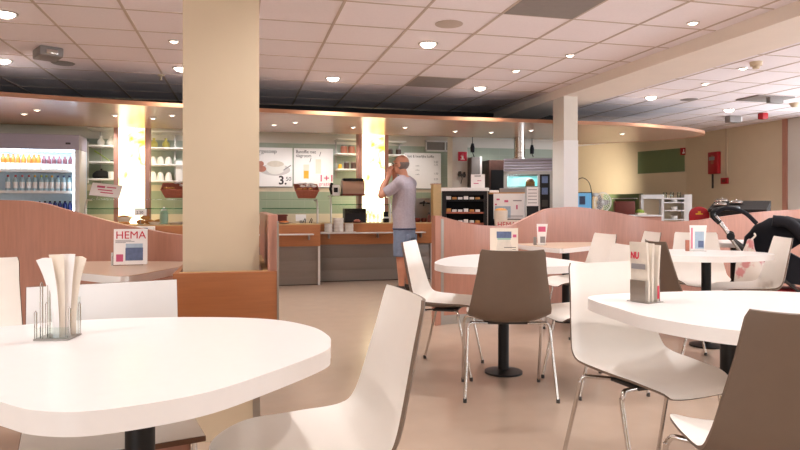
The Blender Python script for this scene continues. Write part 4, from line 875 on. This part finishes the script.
CH = [(-.25, 1.70, 254, 'white chair seen from the side, bottom centre, right of the left foreground table'),
      (.325, 4.28, 106, 'white side-facing chair at the left end of the middle table, near the man'),
      (.633, 3.78, 1, 'chair with its taupe back turned to the viewer at the middle table'),
      (.985, 2.49, 158, 'large white chair facing the viewer at the left of the newspaper table'),
      (1.015, 1.73, 5, 'chair with a broad taupe back in the bottom right corner'),
      (1.17, 3.88, 257, 'white chair with brown rim right of the middle table, behind the newspaper table\'s chair'),
      (2.07, 4.44, 90, 'chair with taupe back right behind the folded newspapers'),
      (2.66, 5.58, 197, 'white chair facing the viewer behind the black column of the pram-side table'),
      (2.73, 4.98, 281, 'greyish chair at the right edge, just in front of the dark pram'),
      (2.12, 5.95, 268, 'narrow white chair back seen beyond the newspapers, between two taupe-rimmed chairs'),
      (1.55, 5.50, 257, 'white chair at the right side of the pink-card table'),
      (-1.95, 2.70, 172, 'pale chair cut off by the left edge of the photo, behind the left foreground table'),
      ]
ch0 = None
for u, d, phi, lb in CH:
    p = W(u, d)
    if ch0 is None: ch0 = make_chair(lb); ch0.location = p; ch0.rotation_euler.z = rot(phi)
    else: dup(ch0, p, rot(phi), lb)

t = thing('square_chair', 'wide square white chair with brown edges, tucked behind the left foreground table', 'chair', W(-.875, 1.905), rot(152))
MB().box(-.235, .235, -.22, .24, .436, .452, .003).build('seat', 'plywood_edge', t, smooth=False)
MB().box(-.232, .232, -.217, .237, .452, .455, .001).build('seat_cover', 'shell_white', t, smooth=False)
BR = Matrix.Translation((0, -.225, .44)) @ Matrix.Rotation(.16, 4, 'X')
MB().box(-.235, .235, -.012, 0, .03, .412, .003, BR).build('backrest', 'plywood_edge', t, smooth=False)
MB().box(-.233, .233, 0, .003, .032, .410, .001, BR).build('backrest_cover', 'white_plastic', t, smooth=False)
MB().box(-.2, .2, -.18, .2, .40, .436, .004).build('apron', 'beech', t, smooth=False)
for x in (-.21, .21):
    for y in (-.19, .21): MB().cyl((x, y, 0), (x*.98, y*.97, .436), .011, n=12).build('leg', 'chrome', t)
    MB().box(x-.012, x+.012, -.226, -.19, .40, .56, .003).build('back_bracket', 'steel', t, smooth=False)

# ================= THINGS ON THE TABLES =================
TZ = .7402
def tpos(px, d): return PD(px, d, TZ)
# acrylic holder with flared leaflets, left foreground
h = thing('leaflet_holder', 'small wire and acrylic holder with steel base on the left foreground table', 'holder', tpos(58, 1.77), -TH + .05)
MB().box(-.048, .048, -.04, .04, 0, .004, .0015).build('base_plate', 'steel', h, smooth=False)
MB().box(-.046, .046, -.036, -.034, .004, .035).box(-.046, .046, .034, .036, .004, .11).build('guard_plate', 'glass', h, smooth=False)
for x, y, zz in ((-.03, -.03, .155), (-.012, -.026, .15), (-.046, -.03, .075), (.045, -.03, .085), (.045, .03, .09), (-.046, .03, .09)):
    MB().tube([(x-.003, y, .004), (x-.003, y, zz), (x, y, zz+.005), (x+.003, y, zz), (x+.003, y, .004)], .0014, 6).build('wire', 'chrome', h)
for k, (xb, tl, yy, lb) in enumerate(((.006, -.030, -.024, 'leftmost cream leaflet flaring out of the wire holder'), (.014, -.012, -.008, 'cream leaflet second from left in the wire holder'), (.022, .004, .008, 'cream leaflet third from left in the wire holder'), (.030, .020, .024, 'rightmost cream leaflet flaring out of the wire holder'))):
    l = thing('leaflet', lb, 'leaflet', h.location + Vector((0, 0, .0042)), -TH + .05, 'leaflets in the wire holder')
    R = []; hgt = .222 + .008 * (k in (1, 2))
    for i in range(11):
        f = i / 10; z = hgt * f; g = f ** 2.4; hw = .009 + .012 * g; cx = xb + tl * g
        R.append([Vector((cx - hw, yy - .006*g, z - (.006*g if k == 0 else 0))), Vector((cx - hw*.2, yy - .004, z)), Vector((cx + hw, yy - .006*g, z - (.006*g if k == 3 else 0))), Vector((cx + hw*.2, yy + .004, z))])
    MB().rings(R).build('sheet', 'card_cream' if k % 2 else 'white_paper', l)
# folded newspapers
p = tpos(645, 2.44)
h = thing('newspaper_holder', 'steel plate holder gripping folded newspapers on the right foreground table', 'holder', p, -TH - .62)
MB().box(-.05, .05, -.045, .045, 0, .003, .001).build('base_plate', 'steel', h, smooth=False)
for s in (-1, 1): MB().box(-.035, .035, s*.043-.0015, s*.043+.0015, .003, .085, .001).build('side_plate', 'steel', h, smooth=False)
h.rotation_euler.z = -TH - 1.0
def paper(yo, wdt, hgt, th_, lean, lb, name='newspaper'):
    t = thing(name, lb, 'newspaper', p + Vector((0, 0, .0032)), h.rotation_euler.z, 'folded newspapers in the holder')
    R = []
    for i in range(7):
        z = hgt * i / 6; y = yo + lean * (z / hgt) ** 2
        R.append([Vector((-wdt/2, y - th_/2, z)), Vector((wdt*.1, y - th_*.65, z)), Vector((wdt/2, y - th_*.4, z)), Vector((wdt/2, y + th_*.4, z)), Vector((-wdt/2, y + th_/2, z))])
    MB().rings(R).build('folded_sheets', 'newsprint', t)
    return t
n1 = paper(-.026, .075, .228, .014, -.012, 'folded newspaper with a red masthead, nearest in the steel holder')
for z, q in ((.165, 'N'), (.10, '')):
    if q: text('masthead', 'NU', .036, 'red_print', n1, (-.032, -.0455, z), rx=math.pi/2 - .08, width=.036, bold=.001)
MB().box(-.03, .03, -.0425, -.040, .125, .145).build('headline', 'grey_print', n1, smooth=False)
n2 = paper(.0, .07, .222, .016, .004, 'folded newspaper in the middle of the steel holder')
n3 = paper(.026, .078, .215, .012, .014, 'folded newspaper at the far side of the steel holder, curling outwards')
MB().box(.0395, .0405, .020, .032, .01, .06).build('red_strip', 'red_print', n3, smooth=False)
# magazine at the left partition table
pm = tpos(131, 3.93)
h = thing('magazine_stand', 'small clear stand behind the magazine on the left partition table', 'holder', pm, -TH + .28)
MB().box(-.11, .07, -.004, .05, 0, .004).box(-.11, -.105, .0, .05, .004, .06).box(-.11, .07, .014, .018, .004, .09).build('clear_plate', 'glass', h, smooth=False)
MB().box(-.115, -.105, .0, .02, .0, .08).build('side_clip', 'chrome_lamp', h, smooth=False)
mg = thing('magazine', 'white magazine with big red title and a blue grey picture, on the left partition table', 'magazine', pm + Vector((0, 0, .0045)), -TH + .28)
R = Matrix.Rotation(-.07, 4, 'X')
cov = MB().box(-.10, .095, -.006, .004, 0, .222, .0008, R).build('cover', 'white_paper', mg, smooth=False)
text('title', 'HEMA', .066, 'red_print', mg, (-.090, -.0185+.026, .163), rx=math.pi/2 - .07, width=.172, bold=.0)
for o_ in (mg.children[-1],): o_.location = (-.090, .0045, .162)
MB().box(-.032, .07, -.0072, -.006, .025, .105, 0, R).build('cover_picture', 'blue_print', mg, smooth=False)
MB().box(-.03, .068, -.0078, -.0072, .105, .13, 0, R).build('cover_picture', 'pale_blue_print', mg, smooth=False)
k = MB()
for z, x1 in ((.150, .0), (.142, .02), (.136, -.03)): k.box(-.09, x1, -.0072, -.006, z, z + .003, 0, R)
k.build('cover_text', 'grey_print', mg, smooth=False)
MB().box(-.085, -.045, -.0072, -.006, .02, .065, 0, R).build('red_text_block', 'pink_print', mg, smooth=False)
# jar card on the middle table
jc = thing('menu_card', 'cream card with a picture of a lidded jar, standing on the middle table', 'card', tpos(504, 4.32), -TH - .1)
MB().box(-.095, .095, -.002, .002, 0.002, .218, .0006).build('card', 'card_cream', jc, smooth=False)
MB().box(-.05, .05, -.0035, -.002, .150, .195, .0006).build('jar_lid_picture', 'blue_print', jc, smooth=False)
MB().box(-.045, .045, -.0032, -.002, .138, .150).build('jar_rim_picture', 'mint', jc, smooth=False)
MB().rings([[Vector((x, y, z)) for x, z in ((-.05, .0), (.055, .0), (.052, .09), (.040, .138), (-.042, .138), (-.052, .08))] for y in (-.003, -.002)]).build('jar_picture', 'newsprint', jc, smooth=False)
MB().box(.06, .084, -.0032, -.002, .155, .175).box(-.085, -.06, -.0032, -.002, .02, .05).box(.058, .085, -.0036, -.002, .02, .045).build('red_print', 'pink_print', jc, smooth=False)
MB().box(.0, .08, -.0042, -.0032, .084, .088).box(.055, .08, -.0036, -.002, .07, .073).build('text_line', 'dark_print', jc, smooth=False)
MB().box(-.08, .08, -.03, .03, 0, .003).build('foot', 'glass', jc, smooth=False)
# pink narrow card
pc = thing('menu_card', 'narrow white card with pink print on the table at the right partition', 'card', tpos(541.5, 5.98), -TH - .15)
MB().rings([[Vector((x, y, z)) for x, z in ((-.035, .002), (.035, .002), (.058, .2), (-.045, .2))] for y in (-.002, .002)]).build('card', 'white_paper', pc, smooth=False)
MB().box(-.03, .038, -.0035, -.002, .125, .175).build('pink_print', 'pink_print', pc, smooth=False); MB().box(-.012, .034, -.0035, -.002, .02, .08).build('grey_picture', 'grey_print', pc, smooth=False)
MB().box(-.075, -.045, -.01, .02, 0, .075).build('side_holder', 'grey_plastic', pc, smooth=False); MB().box(-.075, .05, -.02, .025, 0, .002).build('foot', 'glass', pc, smooth=False)
bc = thing('menu_card', 'narrow white card with a pale blue picture on the table before the pram', 'card', tpos(698, 5.17), -TH - .2)
MB().rings([[Vector((x, y, z)) for x, z in ((-.052, .002), (.045, .002), (.068, .212), (-.066, .212))] for y in (-.002, .002)]).build('card', 'white_paper', bc, smooth=False)
MB().box(-.025, .045, -.0035, -.002, .02, .16).build('blue_picture', 'pale_blue_print', bc, smooth=False); MB().box(.0, .042, -.0042, -.0035, .03, .085).build('dark_picture', 'blue_print', bc, smooth=False)
MB().box(-.052, -.042, -.0035, -.002, .02, .19).build('red_edge_print', 'pink_print', bc, smooth=False)
MB().box(-.095, -.068, -.012, .015, 0, .09).build('side_holder', 'jar_pink', bc, smooth=False); MB().box(-.095, .06, -.02, .02, 0, .002).build('foot', 'glass', bc, smooth=False)

# ================= THE MAN =================
def remeshed(mb, name, m, parent, vox, smooth=4):
    bmesh.ops.recalc_face_normals(mb.bm, faces=mb.bm.faces)
    me = bpy.data.meshes.new(name); mb.bm.to_mesh(me); mb.bm.free()
    o = bpy.data.objects.new(name, me); C.objects.link(o)
    r = o.modifiers.new('r', 'REMESH'); r.mode = 'VOXEL'; r.voxel_size = vox; r.use_smooth_shade = True
    s = o.modifiers.new('s', 'SMOOTH'); s.iterations = smooth; s.factor = .5
    bpy.context.view_layer.update()
    me2 = bpy.data.meshes.new_from_object(o.evaluated_get(bpy.context.evaluated_depsgraph_get()))
    bpy.data.objects.remove(o); me2.name = name; me2.materials.clear(); me2.materials.append(M[m]); me2.shade_smooth()
    o = bpy.data.objects.new(name, me2); C.objects.link(o); o.parent = parent
    return o
def ring(cx, cy, z, rx, ry, n=20, p=1.0): return [Vector((cx + rx*math.cos(a), cy + ry*math.sin(a), z)) for a in (2*math.pi*k/n for k in range(n))]
def torso(rows, grow=0): m = []; return [ring(x, y, z, rx + grow, ry + grow) for x, y, z, rx, ry in rows]
mn = thing('person', 'man in a grey lilac short-sleeved shirt and denim shorts, hands raised to his face', 'person', W(.055, 8.04), rot(297))
T = [(0, .0, .80, .150, .115), (0, 0, .90, .160, .122), (0, .012, 1.0, .160, .128), (0, .014, 1.10, .162, .130), (0, .0, 1.22, .172, .125), (0, -.012, 1.33, .182, .112), (0, -.016, 1.40, .165, .095), (0, -.01, 1.45, .10, .075), (0, .0, 1.49, .062, .064)]
HX, HY, HZ_ = 0, .045, 1.635
def sh(s): return (s*.185, -.01, 1.395)
ARM = {-1: [(-.175, -.01, 1.395), (-.215, .09, 1.31), (-.245, .20, 1.245)], 1: [(.175, -.01, 1.395), (.21, .10, 1.32), (.225, .21, 1.27)]}
FORE = {-1: [(-.245, .20, 1.245), (-.18, .205, 1.36), (-.10, .175, 1.485)], 1: [(.225, .21, 1.27), (.16, .215, 1.38), (.085, .18, 1.485)]}
b = MB(); b.rings(torso(T))
b.cyl((0, .0, 1.46), (0, .03, 1.57), .058, .054)
b.ell((HX, HY - .01, HZ_ + .03), (.077, .098, .098)); b.ell((HX, HY + .035, HZ_ - .045), (.058, .06, .07)); b.ell((HX, HY + .105, HZ_ - .005), (.014, .018, .022)); b.ell((HX, HY + .092, HZ_ + .045), (.05, .014, .014))
b.ell((HX, HY + .088, HZ_ - .052), (.025, .012, .010)); b.ell((0, HY + .07, HZ_ - .10), (.03, .025, .022))
for s in (-1, 1):
    b.ell((HX + s*.079, HY - .005, HZ_ - .005), (.012, .022, .034))
    b.tube(ARM[s], [.054, .047, .042], 14); b.ell(ARM[s][0], (.058, .058, .058)); b.tube(FORE[s], [.044, .042, .029], 14); b.ell(ARM[s][2], (.044, .044, .044))
    w_ = Vector(FORE[s][2]); d = Vector((-s*.25, -.05, .97)).normalized()
    palm = w_ + d * .05; b.tube([w_ - d*.01, w_ + d*.03, w_ + d*.085], [.028, .036, .034], 12)
    for k, ln in enumerate((.062, .075, .07, .055)):
        o_ = palm + d*.03 + Vector((0, .028 - .019*k, 0)); b.tube([o_, o_ + d*ln*.45 + Vector((-s*.006, 0, 0)), o_ + d*ln*.75 + Vector((-s*.024, .003, 0)), o_ + d*ln*.9 + Vector((-s*.04, .004, -.004))], [.0095, .0095, .009, .008], 8)
    b.tube([palm - d*.01 + Vector((0, .03, 0)), palm + Vector((-s*.01, .052, .005)), palm + Vector((-s*.024, .066, .022))], [.012, .011, .009], 8)
    b.tube([(s*.085, 0, .86), (s*.09, .005, .66), (s*.095, .012, .48), (s*.098, -.008, .34), (s*.1, -.012, .20), (s*.1, -.01, .09), (s*.1, .0, .05)], [.09, .078, .055, .056, .044, .037, .036], 16)
    b.tube([(s*.1, -.03, .045), (s*.105, .06, .04), (s*.112, .14, .03)], [.035, .038, .028], 12)
body = remeshed(b, 'body', 'skin', mn, .007, 3)
h = MB().ell((HX, HY - .01, HZ_ + .03), (.077, .098, .098), 40, 28)
hair = h.build('hair', 'hair_grey', mn)                    # close-cropped fringe round the back and sides of the bald head
hc = Vector((HX, HY - .01, HZ_ + .03))
def sstep(a, b, x): k = max(0, min(1, (x - a) / (b - a))); return k*k*(3-2*k)
for v in hair.data.vertices:
    wgt = sstep(HZ_ + .045, HZ_ + .015, v.co.z) * sstep(HY + .035, HY + .005, v.co.y)
    v.co = hc + (v.co - hc) * (.93 + .115 * wgt)
gl = MB()
for s in (-1, 1): gl.tube([(s*.083, HY - .02, HZ_ + .012), (s*.082, HY + .06, HZ_ + .016), (s*.06, HY + .098, HZ_ + .014)], .0018, 6).tube([(s*.034 + .024*math.cos(a), HY + .104, HZ_ + .006 + .018*math.sin(a)) for a in (2*math.pi*k/14 for k in range(14))], .003, 6, closed=True)
gl.tube([(-.012, HY + .108, HZ_ + .01), (.012, HY + .108, HZ_ + .01)], .003, 6).build('eyeglasses', 'black', mn)
s_ = MB(); s_.rings(torso([(0, .0, .815, .166, .130)] + T[1:-1] + [(0, -.004, 1.478, .072, .07)], .013))
for s in (-1, 1):
    A = ARM[s]; e_ = Vector(A[1]) + (Vector(A[2]) - Vector(A[1])) * .55
    s_.ell(Vector(A[0]) + Vector((0, 0, .002)), (.078, .076, .076)); s_.tube([(-s*-.06, -.008, 1.44), Vector(A[0]) + Vector((0, 0, .012))], [.07, .07], 14)
    s_.tube([Vector(A[0]) + Vector((-s*.05, 0, .0)), A[0], A[1], e_], [.07, .072, .069, .068], 16)
remeshed(s_, 'shirt', 'shirt', mn, .008, 3)
c_ = MB(); c_.tube([(.058*math.cos(a), .012 + .062*math.sin(a), 1.492 + .012*math.sin(a)) for a in (2*math.pi*k/20 for k in range(20))], .013, 8, closed=True).build('collar', 'shirt', mn)
q = MB(); q.rings([ring(0, 0, z, rx, ry) for z, rx, ry in ((.835, .168, .132), (.78, .170, .136), (.70, .165, .13))])
for s in (-1, 1): q.tube([(s*.08, 0, .80), (s*.088, .004, .66), (s*.092, .01, .47)], [.098, .098, .09], 18)
sh_ = remeshed(q, 'shorts', 'denim', mn, .009, 3)
MB().tube([(.171*math.cos(a), .135*math.sin(a), .822) for a in (2*math.pi*k/36 for k in range(36))], .012, 8, closed=True).build('belt', 'belt', mn)
MB().box(-.125, -.055, -.124, -.09, .66, .75, .008).build('back_pocket', 'denim', sh_); MB().box(.055, .125, -.124, -.09, .66, .75, .008).build('back_pocket', 'denim', sh_)
for s in (-1, 1):
    m = MB(); m.tube([(s*.1, -.055, .05), (s*.1, -.02, .062), (s*.104, .06, .056), (s*.112, .15, .04), (s*.114, .19, .03)], [.035, .047, .046, .038, .02], 14)
    shoe = remeshed(m, 'shoe', 'shoe', mn, .008, 2)
    for v in shoe.data.vertices: v.co.z = max(v.co.z, .018)
    MB().prism([(s*.107 + .043*math.cos(a), .065 + .145*math.sin(a)) for a in (2*math.pi*k/24 for k in range(24))], 0, .02, .004).build('sole', 'sole', shoe)
    MB().cyl((s*.1, -.008, .07), (s*.1, -.01, .105), .042, .041).build('sock', 'dark_grey', mn)

# ================= PRAM AND BAG =================
pr = thing('pram', 'dark navy pram with a black bar handle and silver tubes at the right edge', 'pram', W(3.42, 5.85), -TH - .48)
m = MB(); R = []
for i in range(15):                                     # folded-over fabric hood, open towards the far end
    a = math.radians(-25 + 165 * i / 14); rr = 1 + .018 * math.cos(i * math.pi)
    R.append([Vector((.13 - .345*rr*math.cos(a)*math.sin(b_)**.45, .235*math.cos(b_), .70 + .315*rr*math.sin(a)*math.sin(b_)**.45)) for b_ in [math.pi*(.002 + .996*k/20) for k in range(21)]])
V = [[m.bm.verts.new(v) for v in r] for r in R]
for i in range(14):
    for k in range(20): m.bm.faces.new((V[i][k], V[i+1][k], V[i+1][k+1], V[i][k+1]))
bmesh.ops.solidify(m.bm, geom=m.bm.faces[:], thickness=.012)
m.build('hood', 'navy_fabric', pr)
MB().rings([[Vector((x, y, z)) for x, z in ((-.20, .44), (.42, .40), (.62, .58), (.60, .64), (.28, .62), (-.02, .80), (-.26, .72))] for y in (-.2, .2)]).build('carrycot', 'navy_fabric', pr)
MB().tube(catmull([(.02, -.235, .98), (.16, -.235, .95), (.31, -.235, .75), (.42, -.235, .52), (.50, -.235, .30)], 5), .05, 10).build('apron', 'navy_fabric', pr)
for y in (-.22, .22):
    MB().tube([(-.44, y, 1.01), (-.36, y, .90), (-.30, y, .80), (-.12, y, .52), (.1, y, .16)], .016, 12).build('frame_tube', 'chrome', pr)
    MB().cyl((-.31, y-.03, .83), (-.31, y+.03, .83), .035, n=18).build('hinge', 'black', pr)
    MB().tube([(-.32, y, .82), (.05, y, .50), (.45, y, .16)], .013, 10).build('frame_tube', 'dark_grey', pr)
MB().tube(catmull([(-.40, -.22, .95), (-.46, -.22, 1.02), (-.43, -.2, 1.075), (-.30, -.1, 1.09), (-.25, 0, 1.09), (-.30, .1, 1.09), (-.43, .2, 1.075), (-.46, .22, 1.02), (-.40, .22, .95)], 5), .021, 12).build('handle', 'black', pr)
MB().tube(catmull([(-.43, -.22, 1.05), (-.34, -.22, 1.09), (-.20, -.22, 1.05), (-.10, -.22, .95)], 5), .019, 10).build('hood_bar', 'navy_fabric', pr)
MB().box(-.1, .4, -.17, .17, .24, .36, .03).build('red_basket', 'red', pr)
for x, y in ((.1, -.24), (.1, .24), (.5, -.22), (.5, .22)):
    wl = MB().lathe([(.02, -.02), (.10, -.022), (.13, -.018), (.14, 0), (.13, .018), (.10, .022), (.02, .02)], n=28).build('wheel', 'black', pr)
    wl.matrix_basis = Matrix.Translation((x, y, .141)) @ Matrix.Rotation(math.pi/2, 4, 'X')
    MB().lathe([(0, -.03), (.03, -.03), (.03, .03), (0, .03)], n=16).build('hub', 'chrome', wl)
MB().tube([(-.02, 0, .141), (.12, -.2, .141)], .01, 8).tube([(.1, -.24, .141), (.1, .24, .141)], .012, 8).tube([(.5, -.22, .141), (.5, .22, .141)], .012, 8).build('axle', 'steel', pr)
bg = thing('shopping_bag', 'white plastic shopping bag with pink print hanging from the pram handle', 'bag', W(3.09, 5.55, .385), -TH)
m = MB()
m.rings([ring(.0, 0, .0, .05, .03), ring(0, 0, .012, .11, .06), ring(.01, 0, .06, .155, .08), ring(.015, 0, .15, .15, .085), ring(0, 0, .22, .12, .07), ring(-.01, 0, .29, .07, .045), ring(-.01, 0, .36, .035, .03), ring(0.0, .01, .43, .02, .02)])
for v in m.bm.verts: v.co += Vector((random.uniform(-1,1), random.uniform(-1,1), random.uniform(-.6,.6))) * .008
m.build('bag_body', 'bag_print', bg)
MB().tube(catmull([(0, .01, .42), (.05, .02, .46), (.06, .05, .48)], 4), .008, 6).build('bag_handle', 'bag_white', bg)

# ================= LIGHT OF THE PLACE, CAMERA =================
wd = bpy.data.worlds.new('World'); bpy.context.scene.world = wd; wd.use_nodes = True
bgn = wd.node_tree.nodes['Background']; bgn.inputs[0].default_value = (.86, .93, 1, 1); bgn.inputs[1].default_value = 6.5
def portal(loc, rotn, sx, sy):
    L = bpy.data.lights.new('window_portal', 'AREA'); L.shape = 'RECTANGLE'; L.size = sx; L.size_y = sy; L.cycles.is_portal = True
    o = bpy.data.objects.new('window_portal', L); C.objects.link(o); o.location = loc; o.rotation_euler = rotn
portal((9.02, 4.45, 1.475), (0, math.pi/2, 0), 1.95, 6.9)
portal((7.35, -3.5, 1.575), (math.pi/2, 0, 0), 2.1, 1.75); portal((-3.5, -3.5, 1.575), (math.pi/2, 0, 0), 3.0, 1.75)
cam = bpy.data.cameras.new('Camera'); co = bpy.data.objects.new('Camera', cam); C.objects.link(co)
co.location = (0, 0, CAMZ); co.rotation_euler = (math.pi/2, 0, -TH)
cam.sensor_width = 36; cam.lens = F / 800 * 36; cam.shift_y = -19 / 800; cam.clip_start = .02
S = bpy.context.scene; S.camera = co
S.view_settings.view_transform = 'Standard'; S.view_settings.look = 'None'; S.view_settings.gamma = 1; S.view_settings.use_curve_mapping = False
S.view_settings.exposure = 0.43
S.cycles.max_bounces = 8; S.cycles.diffuse_bounces = 5; S.cycles.sample_clamp_indirect = 8; S.cycles.caustics_reflective = False; S.cycles.caustics_refractive = False
S.cycles.use_denoising = True
